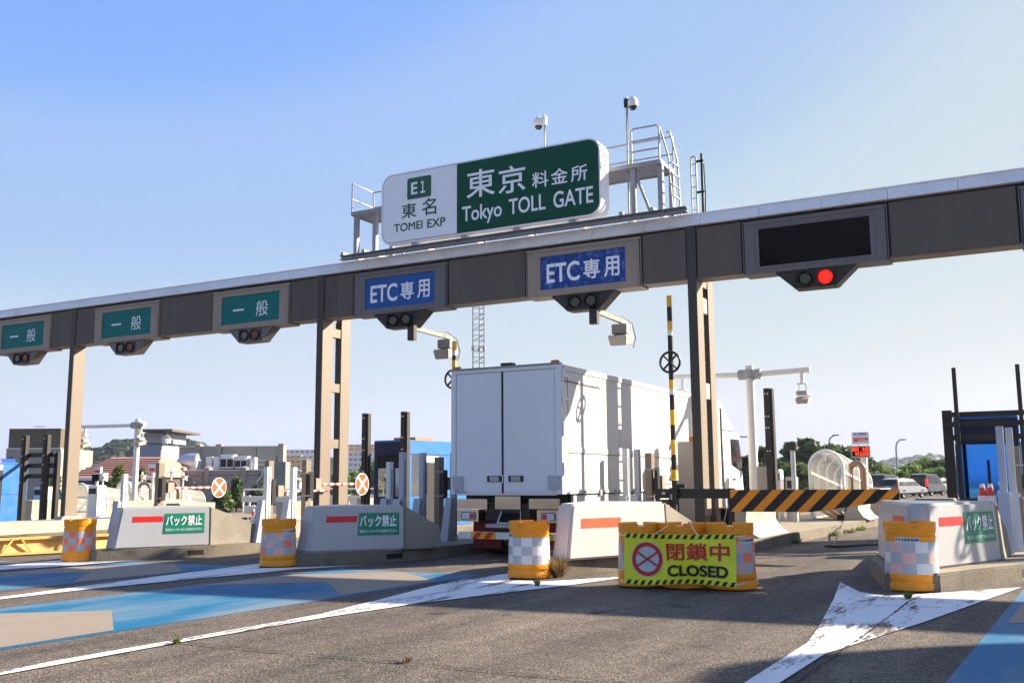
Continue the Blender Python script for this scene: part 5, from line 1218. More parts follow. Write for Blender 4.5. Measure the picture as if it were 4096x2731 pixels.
b = MB(); b.box(a.x, c.x, 33, 33.2, c.z, a.z); b.build('screen', BLACKP, t); b = MB(); b.box(c.x+.02, c.x+.35, 33.05, 33.3, c.z, a.z+.05); b.build('case', WPOST, t); b = MB(); b.cyl(((a.x+c.x)/2, 33.1, 0), ((a.x+c.x)/2, 33.1, c.z), .06, n=10); b.build('pole', WPOST, t)
def machine(p0, p1, Y, mat, name, label, cat, d=.5, zb=None):
    a, c = atY(p0, Y), atY(p1, Y); z0 = zg(a.x)+.2 if zb is None else zb
    t = thing(name, (a.x, Y, z0), label, cat)
    b = MB(); b.box(a.x, c.x, Y, Y+d, z0, a.z); b.build('housing', mat, t, bevel=.03)
    b = MB(); b.box(a.x+.05, c.x-.05, Y-.006, Y-.001, a.z-.35, a.z-.12); b.build('panel', DARKIN if mat != TEAL else BOARDW, t); return t
machine((224, 1966), (240, 2010), 31, TEAL, 'ticket_machine', 'teal ticket machine between the brown frame and the single column', 'machine')
machine((352, 1941), (385, 2010), 28, WPOST, 'equipment_cabinet', 'white equipment cabinet on the concrete right of the single column', 'cabinet')
machine((135, 1946), (170, 2016), 27, WPOST, 'payment_cabinet', 'pale grey cabinet between the posts of the brown frame', 'cabinet')
machine((3140, 1905), (3183, 2005), 30, CABI, 'lane_cabinet', 'pale cabinet behind the lone tall dark post', 'cabinet')
machine((3110, 1876), (3124, 2000), 31, WPOST, 'slim_cabinet', 'slim white cabinet just right of the lone tall dark post', 'cabinet')
machine((3340, 2042), (3384, 2080), 31.0, CABI, 'pipe_cabinet', 'grey box below the striped beam beside the canopy', 'cabinet', zb=.85)
HOSE = pm('beige_hose', (196, 160, 112), .6, var=.1)
b = MB(); rr = random.Random(3)
for k in range(5):
    y = 31.5+.25*k; b.tube([(-6.5+.08*k, y, 1.05), (-6.35+.1*k, y-.1, .75), (-6.0+.1*k, y-.15, .5+.06*k), (-5.7+.08*k, y-.1, .36)], .055, 8)
tag(b.build('hose_bundle', HOSE, smooth=True, loc=(-6, 31.6, .35)), 'bundle of beige hoses below the striped beam under the canopy', 'hose')
t = thing('rubber_mat_pad', (-3.1, 24, .12), 'flat dark pad with a cable lying on the closed lane', 'pad')
g = gnd((3336, 2188)); b = MB(); b.box(g.x-.18, g.x+.22, g.y-.12, g.y+.12, zg(g.x)+.005, zg(g.x)+.05); b.build('pad', CABLE, t, bevel=.015)
e = gnd((3540, 2184)); f0 = gnd((3310, 2126)); 
b = MB(); b.tube([(g.x+.2, g.y, .13), ((g.x+e.x)/2, (g.y+e.y)/2+.05, .14), (e.x, e.y, .16), (e.x+1.2, e.y+.3, .17)], .02, 6); b.tube([(g.x, g.y, .13), (g.x-.08, g.y+.5, .15), (-5.25, f0.y+1, .35), (-6.2, f0.y+2, .37)], .014, 6); b.build('cable', CABLE, t)
# pale yellow barrier along the left lane
g0, g1 = gnd((0, 2225)), gnd((405, 2197))
t = thing('plank_barrier', (g1.x, g1.y, zg(g1.x)), 'pale yellow plank barrier with slanted braces at the left edge', 'barrier')
A = Vector((g0.x-.2, g0.y-1.5, 0)); B = Vector((lx(-19.9, 17.6), 17.6, 0)); d = (B-A); n_ = Vector((d.y, -d.x, 0)).normalized()
zz0 = zg(-21)+.03
b = MB(); b.prism([A+Z*(zz0+.06), B+Z*(zz0+.06), B+Z*(zz0+.36)-n_*.10, A+Z*(zz0+.36)-n_*.10], -n_*.03); b.build('plank', YBAR, t)
b = MB(); b.bar(A+Z*(zz0+.37), B+Z*(zz0+.37), .06, .06); b.bar(A+Z*(zz0+.03)+n_*.05, B+Z*(zz0+.03)+n_*.05, .10, .05); b.bar(A+Z*(zz0+.28)-n_*.5, B+Z*(zz0+.28)-n_*.5, .08, .08); b.build('rail', YBAR, t)
k = 0; L_ = d.length
while k*.62+.3 < L_:
    P_ = A+d.normalized()*(k*.62+.2); s = .22 if k % 2 == 0 else -.22
    b = MB(); b.bar(P_+Z*(zz0+.05)+n_*.06, P_+d.normalized()*s+Z*(zz0+.37)+n_*.03, .05, .04); b.build('brace', YBAR, t); k += 1
b = MB(); k = 0
while k*1.3+.3 < L_:
    P_ = A+d.normalized()*(k*1.3+.5); b.bar(P_+Z*(zz0+.39), P_-n_*.5+d.normalized()*.3+Z*(zz0+.31), .06, .04); k += 1
b.build('cross_tie', YBAR, t)

# ================================================================== WEEDS
def tuft(x, y, z, n, h, sp, mat, label, cat, seed, w_=.012):
    rr = random.Random(seed); b = MB()
    for _ in range(n):
        a = rr.uniform(0, 2*pi); r0 = sp*.25*rr.random(); l = h*rr.uniform(.45, 1); dx, dy = cos(a)*sp*rr.uniform(.2, 1), sin(a)*sp*rr.uniform(.2, 1)
        p0 = Vector((x+cos(a)*r0, y+sin(a)*r0, z)); p2 = p0+Vector((dx, dy, l*rr.uniform(.6, 1))); p1 = p0.lerp(p2, .5)+Z*l*.22
        s = Vector((-sin(a), cos(a), 0))*w_
        i = b.P(p0-s, p0+s, p1+s*.8, p1-s*.8, p2); b.F(i, i+1, i+2, i+3); b.F(i+3, i+2, i+4)
    return tag(b.build('grass_tuft', mat, loc=(x, y, z)), label, cat, 'weeds on the road')
g = gnd((2215, 2312)); tuft(g.x, g.y+.15, zg(g.x), 260, .42, .30, DRYG, 'dry straw coloured grass tuft beside the white and grey drum', 'grass tuft', 1, .007)
g = gnd((2150, 2345)); tuft(g.x, g.y, zg(g.x)+.012, 40, .12, .10, GRNG, 'small green weed at the foot of the white and grey drum', 'weed', 2, .01)
g = gnd((3632, 2398)); tuft(g.x, g.y, zg(g.x)+.012, 70, .10, .10, GRNG, 'small green weed on the white gore before the pink and grey drum', 'weed', 3, .01)
g = gnd((705, 2576)); tuft(g.x, g.y, zg(g.x)+.012, 50, .07, .07, GRNG, 'tiny green weed on the thin white line at lower left', 'weed', 4, .008)
g = gnd((1625, 2648)); tuft(g.x, g.y, zg(g.x), 50, .06, .08, DRYG, 'tiny dry weed in the pavement joint at lower middle', 'weed', 5, .006)
for k, (px, py) in enumerate(((3340, 2142), (3400, 2130), (3445, 2120), (3180, 2172))):
    g = gnd((px, py)); tuft(g.x, g.y, zg(g.x), 70, .16, .3, GRNG, ['green weeds at the kerb right of the dark pad, nearest it', 'green weeds at the kerb under the bent pipe guard', 'green weeds at the far end of the sunlit kerb', 'green weeds at the kerb below the striped beam middle'][k], 'weed', 10+k, .012)

# ================================================================== BACKGROUND (set out in a frame turned to the view: r right, d away, z up)
FH = Vector((-sin(YAW), cos(YAW), 0)); RH = Vector((cos(YAW), sin(YAW), 0))
VM = Matrix.Identity(4)
for i in range(3): VM[i][0], VM[i][1], VM[i][2] = RH[i], FH[i], Z[i]
def vr(p, D): d = ray(p); q = CP+d*(D/d.dot(FH)); return q.dot(RH), q.z
def vrD(x, y, D): return vr(Dp(x, y), D)
def wpt(r, d, z=0): return RH*r+FH*d+Z*z
GL = zg(-60)
def vb(): b = MB(); b.M = VM; return b
def vthing(name, r, d, label, cat, group=None, z=None): q = wpt(r, d, 0); return thing(name, (q.x, q.y, zg(q.x) if z is None else z), label, cat, group)
WIN = pm('window_dark', (92, 98, 106), .2, spec=.6)
WINB = pm('window_pale_blue', (120, 140, 160), .2, spec=.6)
# grey rendered building with roof plant
D = 84
def gx(x): return vrD(x, 1060, D)[0]
def gz(y): return vrD(500, y, D)[1]
t = vthing('service_building', gx(500), D, 'grey rendered building with a roof terrace full of white cooling units', 'building')
b = vb(); b.box(gx(367), gx(632), D, D+3.9, GL, gz(1079)); b.build('wall', GREYB, t)
b = vb(); b.box(gx(374), gx(624), D+4, D+5.4, gz(1079), gz(1021)); b.build('upper_wall', GREYB, t)
b = vb(); b.box(gx(633), gx(660), D-.6, D+1.2, GL, gz(1061)); b.build('side_wing', GREYD, t)
b = vb(); b.box(gx(366), gx(633), D-.08, D+.0, gz(1080.5), gz(1078.3)); b.box(gx(373), gx(625), D+3.93, D+4, gz(1021.6), gz(1019.8)); b.build('parapet_cap', WPOST, t)
for x0, x1, y0, dd in ((413, 424, 1079, 0), (472, 482, 1079, 0), (554, 566, 1079, 0), (414, 425, 1021, 4), (463, 476, 1021, 4), (613, 626, 1021, 4)):
    b = vb(); r0, r1 = gx(x0), gx(x1); zt = gz(y0-5); b.box(r0, r1, D+dd-.15, D+dd+1.0, gz(1108), zt)
    c = ((r0+r1)/2, D+dd+.4, gz(y0-9)); i = b.P((r0-.08, D+dd-.23, zt), (r1+.08, D+dd-.23, zt), (r1+.08, D+dd+1.08, zt), (r0-.08, D+dd+1.08, zt), c)
    for k in range(4): b.F(i+k, i+(k+1) % 4, i+4)
    b.F(i, i+1, i+2, i+3); b.build('pier', GREYB, t)
b = vb()
for x in (402, 468, 553, 596): b.box(gx(x)-.02, gx(x)+.02, D-.012, D-.006, GL, gz(1082))
b.box(gx(370), gx(630), D-.012, D-.007, gz(1092), gz(1091)); 
for x in (477, 560): b.box(gx(x)-.02, gx(x)+.02, D+3.97, D+3.995, gz(1079), gz(1024))
b.build('wall_joint', GAP, t)
for x in (449, 523): b = vb(); b.box(gx(x-2.5), gx(x+2.5), D-.22, D, gz(1111), gz(1104)); b.build('wall_lamp', WPOST, t, bevel=.05)
b = vb(); b.box(gx(608), gx(615), D+3.9, D+3.98, gz(1079), gz(1043)); b.build('terrace_door', pm('door_blue_grey', (70, 92, 112), .5), t)
b = MB(); P_ = [wpt(gx(x), D-.1, gz(y)) for x, y in ((605, 1080), (604, 1092), (593, 1106), (592, 1128))]; b.tube(P_, .06, 8); b.build('drain_pipe', WPOST, t)
b = MB(); P_ = [wpt(gx(x), D+.3, gz(y)) for x, y in ((576, 1078), (576, 1057), (608, 1057), (608, 1078))]; b.tube(P_, .025, 6); P_ = [wpt(gx(x), D+.3, gz(y)) for x, y in ((576, 1067), (608, 1067))]; b.tube(P_, .025, 6); b.build('terrace_rail', WPOST, t)
def hvac(x0, x1, yt, label, fans=2, yb=1077):
    h = vthing('cooling_unit', gx((x0+x1)/2), D+1.5, label, 'cooling unit', 'white roof units on the grey building', gz(yb))
    b = vb(); b.box(gx(x0), gx(x1), D+1.5, D+2.8, gz(yb-1.5), gz(yt)); b.build('casing', HVAC, h, bevel=.05)
    wd = (x1-x0)/fans
    for k in range(fans):
        b = vb(); b.box(gx(x0+wd*k+1.5), gx(x0+wd*(k+1)-1.0), D+1.46, D+1.49, gz(yb-6), gz(yt+5)); b.build('grille', GAP, h)
        b = MB(); c = wpt(gx(x0+wd*(k+.5)), D+2.15, gz(yt)); b.cyl(c, c+Z*.22, .42, n=14); b.build('fan_ring', HVAC, h)
    b = vb(); b.box(gx(x0), gx(x1), D+1.6, D+2.7, gz(yb+1), gz(yb-1.4)); b.build('stand', GAP, h)
hvac(493, 524.5, 1048, 'wider taller white cooling unit with two dark grilles on the terrace', 2)
hvac(527, 556, 1052, 'lower white cooling unit with two dark grilles, right one on the terrace', 2)
for x0, x1, lab in ((459, 475, 'left one of two tall plain white lockers on the terrace'), (476, 492, 'right one of two tall plain white lockers on the terrace'), (561, 575, 'white cooling tower box at the right end of the terrace')):
    h = vthing('plant_locker', gx(x0), D+1.6, lab, 'locker', 'white lockers on the grey building', gz(1078)); b = vb(); b.box(gx(x0), gx(x1-.8), D+1.6, D+2.6, gz(1078), gz(1047 if x0 < 560 else 1049)); b.build('casing', HVAC, h, bevel=.04)
    b = vb(); b.box(gx(x0+1), gx(x0+1.6), D+1.585, D+1.595, gz(1066), gz(1060)); b.build('handle', GAP, h)
h = vthing('air_duct', gx(420), D+1, 'silver ventilation duct elbow at the left end of the terrace', 'duct', None, gz(1078))
b = MB(); b.tube([wpt(gx(x), D+1.6, gz(y)) for x, y in ((401, 1079), (401, 1070), (410, 1062), (422, 1060), (440, 1060))], [.55, .6, .75, .78, .78], 14); b.build('elbow', pm('duct_metal', (186, 188, 192), .35, metal=.6), h, smooth=True)
b = vb(); b.box(gx(424), gx(443), D+1.0, D+2.3, gz(1078), gz(1054)); b.build('fan_case', HVAC, h, bevel=.05)
# stair tower with a flat roof behind the T mast
D2 = 96
rx = lambda x: vrD(x, 1030, D2)[0]; rz = lambda y: vrD(340, y, D2)[1]
t = vthing('stair_tower', rx(345), D2, 'blue grey stair tower with a flat brown roof left of the grey building', 'building')
b = vb(); b.box(rx(320), rx(370), D2, D2+8, GL, rz(1022)); b.build('wall', pm('blue_grey_cladding', (138, 142, 158), .6, var=.08, streak=.3), t)
b = vb(); b.box(rx(318), rx(400), D2-.8, D2+8, rz(991), rz(986)); b.build('roof', pm('brown_flat_roof', (96, 88, 80), .7), t)
b = vb(); b.box(rx(324), rx(372), D2+.6, D2+7, rz(1016), rz(993)); b.build('translucent_screen', pm('pale_screen', (170, 176, 190), .4), t)
for x in (320, 373, 391): b = vb(); b.box(rx(x), rx(x+2.2), D2+.2, D2+.5, rz(1022), rz(991)); b.build('post', CHAR, t)
for x0, y0, x1, y1 in ((374, 1020, 374, 1001), (374, 1001, 384, 1001), (384, 1001, 396, 1009), (384, 1001, 384, 1020), (377, 1003, 377, 1020), (380, 1003, 380, 1020)): b = MB(); b.tube([wpt(rx(x0), D2-.2, rz(y0)), wpt(rx(x1), D2-.2, rz(y1))], .06, 6); b.build('rail', WPOST, t)
# red tiled roof building
D3 = 76
sx = lambda x: vrD(x, 1070, D3)[0]; sz_ = lambda y: vrD(250, y, D3)[1]
t = vthing('tiled_building', sx(250), D3, 'low dark walled building with a wide faded red tiled roof', 'building')
b = vb(); b.box(sx(165), sx(344), D3+1, D3+10, GL, sz_(1097)); b.build('wall', pm('dark_wall', (84, 78, 72), .8), t)
b = vb(); zA_, zB_ = sz_(1096), sz_(1046)
i = b.P((sx(150), D3, zA_), (sx(352), D3, zA_), (sx(352), D3+12, zA_), (sx(150), D3+12, zA_), (sx(196), D3+5, zB_), (sx(318), D3+5, zB_), (sx(318), D3+7, zB_), (sx(196), D3+7, zB_))
b.F(i, i+1, i+5, i+4); b.F(i+1, i+2, i+6, i+5); b.F(i+2, i+3, i+7, i+6); b.F(i+3, i, i+4, i+7); b.F(i+4, i+5, i+6, i+7); b.F(i, i+3, i+2, i+1)
n = 9
for k in range(1, n):
    f = k/n; r0, r1 = sx(150)+(sx(196)-sx(150))*f, sx(352)+(sx(318)-sx(352))*f; b.box(r0, r1, D3+5*f-.12, D3+5*f+.05, zA_+(zB_-zA_)*f-.02, zA_+(zB_-zA_)*f+.07)
rf = b.build('roof', TILE, t)
b = vb(); b.box(sx(149), sx(353), D3-.15, D3+.1, zA_-.22, zA_-.01); b.build('eave', WPOST, rf)
for k in range(5): b = vb(); x = 180+k*32; b.box(sx(x), sx(x+22), D3+.93, D3+.99, sz_(1122), sz_(1102)); b.build('window', WIN, t)
# brown louvred building at far left
D4 = 104
lx4 = lambda x: vrD(x, 1030, D4)[0]; lz4 = lambda y: vrD(80, y, D4)[1]
t = vthing('louvred_building', lx4(80), D4, 'grey building with a tall brown louvred plant screen on top at the left', 'building')
b = vb(); b.box(lx4(15), lx4(140), D4, D4+8, GL, lz4(1030)); b.build('wall', GREYB, t)
b = vb(); b.box(lx4(17), lx4(136), D4+.3, D4+6, lz4(1029), lz4(984))
for k in range(24): z = lz4(1029)+(lz4(984)-lz4(1029))*k/24; b.box(lx4(17), lx4(136), D4+.15, D4+.28, z, z+.10)
b.build('louvre_screen', LOUV, t)
b = vb(); b.box(lx4(15), lx4(140.5), D4-.1, D4+.2, lz4(1031), lz4(1028.5)); b.build('parapet_cap', WPOST, t)
b = vb(); b.box(lx4(20), lx4(31), D4-.05, D4-.01, lz4(1062), lz4(1048)); b.build('window', WIN, t)
b = MB(); b.tube([wpt(lx4(x), D4+2, lz4(y)) for x, y in ((55, 984), (55, 977), (80, 977), (80, 984))], .04, 5); b.tube([wpt(lx4(x), D4+2, lz4(y)) for x, y in ((97, 984), (97, 977))], .05, 5); b.build('antenna', GALV, t)
# lattice tower
DL = 70; r, zt = vrD(1099, 690, DL); z0 = GL
t = vthing('lattice_tower', r, DL, 'slender steel lattice tower rising behind the lorry', 'tower')
TR3 = [(-.40, 0), (.42, .1), (.05, .62)]
zm = vrD(1099, 800, DL)[1]
b = MB()
for dx, dy in TR3: b.cyl(wpt(r+dx, DL+dy, z0), wpt(r+dx, DL+dy, zt), .055, n=8)
b.build('legs', GALV, t) if False else None
for dx, dy in TR3: b = MB(); b.cyl(wpt(r+dx, DL+dy, z0), wpt(r+dx, DL+dy, zt), .055, n=8); b.cyl(wpt(r+dx, DL+dy, zm-.12), wpt(r+dx, DL+dy, zm+.12), .12, n=8); b.build('leg', GALV, t)
b = MB(); z = z0+1; k = 0
while z < zt:
    for a in range(3):
        p, q = TR3[a], TR3[(a+1) % 3]
        b.cyl(wpt(r+p[0], DL+p[1], z), wpt(r+q[0], DL+q[1], z), .022, n=5)
        if k % 2 == 0: b.cyl(wpt(r+p[0], DL+p[1], z), wpt(r+q[0], DL+q[1], z+.4), .018, n=5)
    z += .40; k += 1
b.build('lattice', GALV, t)
# apartment blocks and houses on the far slope
DA = 620
ax = lambda x, D=DA: vrD(x, 1050, D)[0]; az_ = lambda y, D=DA: vrD(700, y, D)[1]
def block(x0, x1, yt, yb, rows, cols, wall, label, D=DA, win=WIN, gap=.3, name='apartment_block', balc=True, flat=True):
    t = vthing(name, ax((x0+x1)/2, D), D, label, 'apartment block' if name == 'apartment_block' else 'house', 'buildings on the far slope', az_(yb+30, D))
    r0, r1, z0, z1 = ax(x0, D), ax(x1, D), az_(yb, D), az_(yt, D)
    b = vb(); b.box(r0, r1, D, D+14, z0-12, z1); b.build('wall', wall, t)
    h = (z1-z0)/rows; w_ = (r1-r0)/cols
    for i in range(rows):
        for j in range(cols):
            b = vb(); b.box(r0+w_*(j+.2), r0+w_*(j+.8), D-.25, D-.12, z0+h*(i+.48), z0+h*(i+.82)); b.build('window', win, t)
        if balc: b = vb(); b.box(r0, r1, D-1.1, D-.3, z0+h*i, z0+h*(i+.36)); b.build('balcony', wall, t)
    if not flat:
        b = vb(); m = (r0+r1)/2; b.prism([(r0-.5, D-.8, z1), (r1+.5, D-.8, z1), (m, D-.8, z1+(r1-r0)*.28)], (0, 16, 0)); b.build('roof', TILE if flat is False else GREYD, t)
    return t
AYEL = pm('yellow_apartment_wall', (226, 176, 100), .8, var=.04); APINK = pm('salmon_apartment_wall', (214, 168, 138), .8, var=.04)
ACRM = pm('cream_apartment_wall', (214, 206, 184), .8, var=.04); AWHT = pm('white_apartment_wall', (206, 208, 212), .8, var=.04)
block(632, 691, 1045, 1090, 4, 5, AYEL, 'yellow apartment block with rows of balconies right of the grey building')
block(691, 722, 1046, 1086, 4, 2, ACRM, 'cream apartment block joined to the yellow one')
block(640, 724, 1032, 1046, 1, 7, AWHT, 'long white apartment block above the yellow one', D=680)
block(798, 860, 1021, 1038, 2, 4, APINK, 'salmon apartment block highest on the slope left of the booth', D=700)
block(800, 868, 1040, 1088, 4, 6, AWHT, 'large white apartment block below the salmon one', D=600)
block(697, 733, 1068, 1100, 2, 3, AWHT, 'white block behind the left leg of the double column', D=520)
block(656, 676, 1082, 1096, 1, 2, ACRM, 'small cream house under the yellow apartment block', D=420, name='house', balc=False, flat=False)
block(676, 700, 1086, 1104, 1, 2, AWHT, 'white gabled house left of the double column', D=400, name='house', balc=False, flat=False)
block(664, 690, 1104, 1128, 2, 2, AWHT, 'white house with brown roof low on the slope', D=330, name='house', balc=False, flat=False)
block(694, 734, 1096, 1132, 3, 3, AWHT, 'tall white house beside the dark bar post', D=300, name='house', balc=False, flat=True)
# plain white factory roofs at the right
def shed(x0, x1, yt, D, label, rows=0):
    t = vthing('shed', ax((x0+x1)/2, D), D, label, 'shed', 'low white sheds beyond the trees'); r0, r1, z1 = ax(x0, D), ax(x1, D), vrD((x0+x1)/2, yt, D)[1]
    b = vb(); b.box(r0, r1, D, D+10, GL-1, z1); b.build('wall', AWHT, t); b = vb(); b.box(r0-.3, r1+.3, D-.3, D+10.3, z1, z1+.35); b.build('roof', HVAC, t); return t
shed(1795, 1850, 1094, 120, 'low white shed right of the lone tall dark post')
shed(1700, 1735, 1086, 95, 'low white shed behind the lorry cab')
shed(1960, 2100, 1103, 150, 'long pale shed behind the cars at the right')

# ------------------------------------------------------------------ far wooded hills
def hill(prof, D, depth, label, name='hill', seed=0, crown=7, n=300, zb=None):
    rr = random.Random(seed); b = vb(); N = len(prof)
    top = [vrD(x, y, D) for x, y in prof]; z0 = zg(0)-12
    rows = [[(r, D-depth, z0) for r, z in top], [(r, D-depth*.45, z0+(z-z0)*.6) for r, z in top], [(r, D, z-crown*.45) for r, z in top], [(r, D+depth, z0) for r, z in top]]
    ids = [b.P(*q) for q in rows]
    for A, B in zip(ids, ids[1:]):
        for k in range(N-1): b.F(A+k, A+k+1, B+k+1, B+k)
    b.build(name, LEAFH, kind='structure', smooth=True)
    b = vb(); ico = bmesh.new(); bmesh.ops.create_icosphere(ico, subdivisions=2, radius=1); V = [v.co.copy() for v in ico.verts]; F_ = [[v.index for v in f.verts] for f in ico.faces]; ico.free()
    for _ in range(n):
        f = rr.random()*(N-1); k = int(f); f -= k; s = rr.random()**1.6
        r = top[k][0]*(1-f)+top[k+1][0]*f; zt = top[k][1]*(1-f)+top[k+1][1]*f
        d = D-depth*.8*s; z = (zt-crown*.5)*(1-s)+(z0+4)*s; c = crown*rr.uniform(.45, 1); i = len(b.v)
        b.P(*[(r+v.x*c*rr.uniform(.7, 1.2), d+v.y*c*rr.uniform(.7, 1.2), z+v.z*c*.62*rr.uniform(.7, 1.25)) for v in V])
        for q in F_: b.F(*[i+j for j in q])
    b.build('forest', LEAFH, kind='stuff')
hill([(150, 1040), (180, 1026), (215, 1020), (240, 1022), (265, 1012), (280, 1004), (300, 1006), (320, 1012), (350, 1008), (385, 1003), (405, 1001), (430, 1004), (450, 1012), (475, 1020), (520, 1040), (560, 1058)], 330, 60, '', seed=1, crown=4.0, n=420)
hill([(560, 1075), (640, 1062), (720, 1052), (790, 1040), (850, 1034), (900, 1026), (960, 1035), (1020, 1030), (1060, 1034), (1120, 1050)], 760, 90, '', seed=2, crown=9, n=200)
hill([(1640, 1080), (1720, 1066), (1790, 1052), (1815, 1050), (1850, 1055), (1880, 1050), (1900, 1056), (1960, 1062), (2010, 1060), (2030, 1056), (2060, 1052), (2085, 1050), (2110, 1046), (2140, 1043), (2180, 1046), (2240, 1040), (2320, 1048), (2400, 1050)], 980, 160, '', seed=3, crown=11, n=420)

# ------------------------------------------------------------------ trees
def leaf_cloud(b, clumps, n, size, rr, flat=.0):
    for _ in range(n):
        c, R_ = clumps[rr.randrange(len(clumps))]
        v = Vector((rr.gauss(0, 1), rr.gauss(0, 1), rr.gauss(0, 1))).normalized()*(rr.random()**.35)
        p = c+Vector((v.x*R_, v.y*R_, v.z*R_*.8)); s = size*rr.uniform(.6, 1.3)
        a = Vector((rr.gauss(0, 1), rr.gauss(0, 1), rr.gauss(0, .7))).normalized(); q = a.orthogonal().normalized(); q = Matrix.Rotation(rr.uniform(0, 6.3), 3, a) @ q
        b.poly([p-a*s, p+q*s*.5, p+a*s, p-q*s*.5])
def tree(base, h, r, mat, label, seed, n=1500, size=.32, kind='broad', name='broadleaf_tree', trunk=.28, grp='trees beyond the toll lanes'):
    rr = random.Random(seed); base = Vector(base); t = thing(name, base, label, 'tree', grp)
    b = MB(); lean = Vector((rr.uniform(-.04, .04), rr.uniform(-.04, .04), 1)); b.tube([base+lean*(h*f) for f in (0, .15, .35, .6, .85)], [.05*h*.6, .032*h*.6, .026*h*.6, .016*h*.6, .006*h*.6], 8); 
    cl = []
    for k in range(20 if kind == 'broad' else 12):
        if kind == 'cone':
            f = k/12; z = h*(trunk+(1-trunk)*f); R_ = r*(1-f)*.75+.18; a = k*2.4; rad = r*(1-f)*.5
        else:
            f = (k+rr.random())/20; z = h*(trunk+.06+(.90-trunk)*f*.95); R_ = r*rr.uniform(.32, .55)*(1 if f < .7 else .75); a = k*2.4+rr.uniform(-.5, .5); rad = r*(.62*(1-f*.6))
        c = base+Vector((cos(a)*rad, sin(a)*rad, z)); cl.append((c, R_))
        s = base+lean*(z*.72); b.tube([s, s.lerp(c, .6)+Z*.1, c], [.012*h*.6, .007*h*.6, .003*h*.6], 5)
    b.build('trunk', TRUNK, t)
    b = MB(); leaf_cloud(b, cl, n, size, rr); b.build('crown', mat, t); return t
def place_tree(x, yt, D, w_px, mat, label, seed, **k):
    r, zt = vrD(x, yt, D); q = wpt(r, D); z0 = zg(q.x)-.1; return tree((q.x, q.y, z0), zt-z0, w_px*D/2235/2, mat, label, seed, **k)
RT_ = [(1722, 1044, 78, 36, LEAF, 'dark tree behind the lorry mirrors', 1200), (1748, 1020, 74, 34, LEAF, 'feathery dark tree between the white T mast and the tall dark post', 1300), (1792, 1062, 82, 40, LEAFM, 'low tree right of the lone tall dark post', 1100),
       (1842, 1015, 84, 64, LEAF, 'pointed tree, tallest, behind the black lamp head', 1900), (1872, 1040, 92, 50, LEAF, 'dark tree left of the curved street lamp', 1300), (1905, 1024, 90, 62, LEAFM, 'broad tree behind the arched canopy', 1700), (1942, 1030, 86, 54, LEAF, 'dark tree left of the fare board', 1500),
       (1975, 1046, 92, 44, LEAF, 'dark tree behind the fare board', 1200), (1826, 1068, 66, 50, LEAFM, 'rounded low tree in front of the pointed one', 1200), (2156, 1060, 108, 44, LEAF, 'dark tree left of the right edge booth', 900)]
for k, (x, yt, D, w_, m, lab, n) in enumerate(RT_): place_tree(x, yt-1, D, w_*2.3, m, lab, 40+k, n=int(n*3), size=.30, trunk=.03)
for k, (x, yt, D, w_, lab) in enumerate([(2010, 1058, 96, 56, 'bright vine covered mound right of the fare board'), (2052, 1078, 104, 60, 'low bright green mound above the white box lorry'), (2090, 1064, 112, 54, 'bright green mound right of the far street lamp'), (2122, 1049, 118, 56, 'tallest bright green mound beside the right edge booth'), (2150, 1074, 100, 60, 'bright green slope touching the right edge booth'), (2000, 1086, 88, 60, 'dark green thicket behind the bent pipe guard')]):
    place_tree(x, yt+7, D, w_*1.9, LEAFV if k < 5 else LEAFM, lab, 70+k, n=4200, size=.26, trunk=.02, name='vine_thicket')
for k, (x, yt, D, w_, m, lab, n) in enumerate([(272, 1062, 62, 34, LEAFY, 'yellow green tree left of the white T mast pole', 900), (325, 1068, 66, 22, LEAFY, 'small yellow green tree right of the white T mast pole', 400), (248, 1090, 60, 26, LEAFM, 'green shrub behind the black display', 500), (128, 1085, 58, 26, LEAFY, 'yellow green shrub seen through the brown frame', 500), (175, 1098, 60, 18, LEAFM, 'small shrub behind the single column', 300),
        (545, 1092, 70, 36, LEAFM, 'slender young tree against the grey building wall', 700), (512, 1118, 66, 50, LEAFM, 'low leafy hedge behind the X disc', 700), (590, 1112, 68, 48, LEAFM, 'leafy hedge at the foot of the drain pipe', 700), (640, 1130, 70, 60, LEAFM, 'hedge left of the double column', 700), (700, 1132, 72, 60, LEAFM, 'hedge between the bar posts', 600),
        (783, 1066, 130, 50, LEAFV, 'light green tree between the legs of the double column', 1100), (815, 1080, 140, 46, LEAFV, 'light green tree right of the double column', 800), (850, 1064, 150, 84, LEAF, 'dark broad tree left of the blue booth', 1500), (905, 1064, 150, 60, LEAF, 'dark tree hidden behind the blue booth', 900)]):
    place_tree(x, yt, D, w_, m, lab, 90+k, n=n, size=.22 if D < 100 else .36, trunk=.10, grp='trees and shrubs at the left')

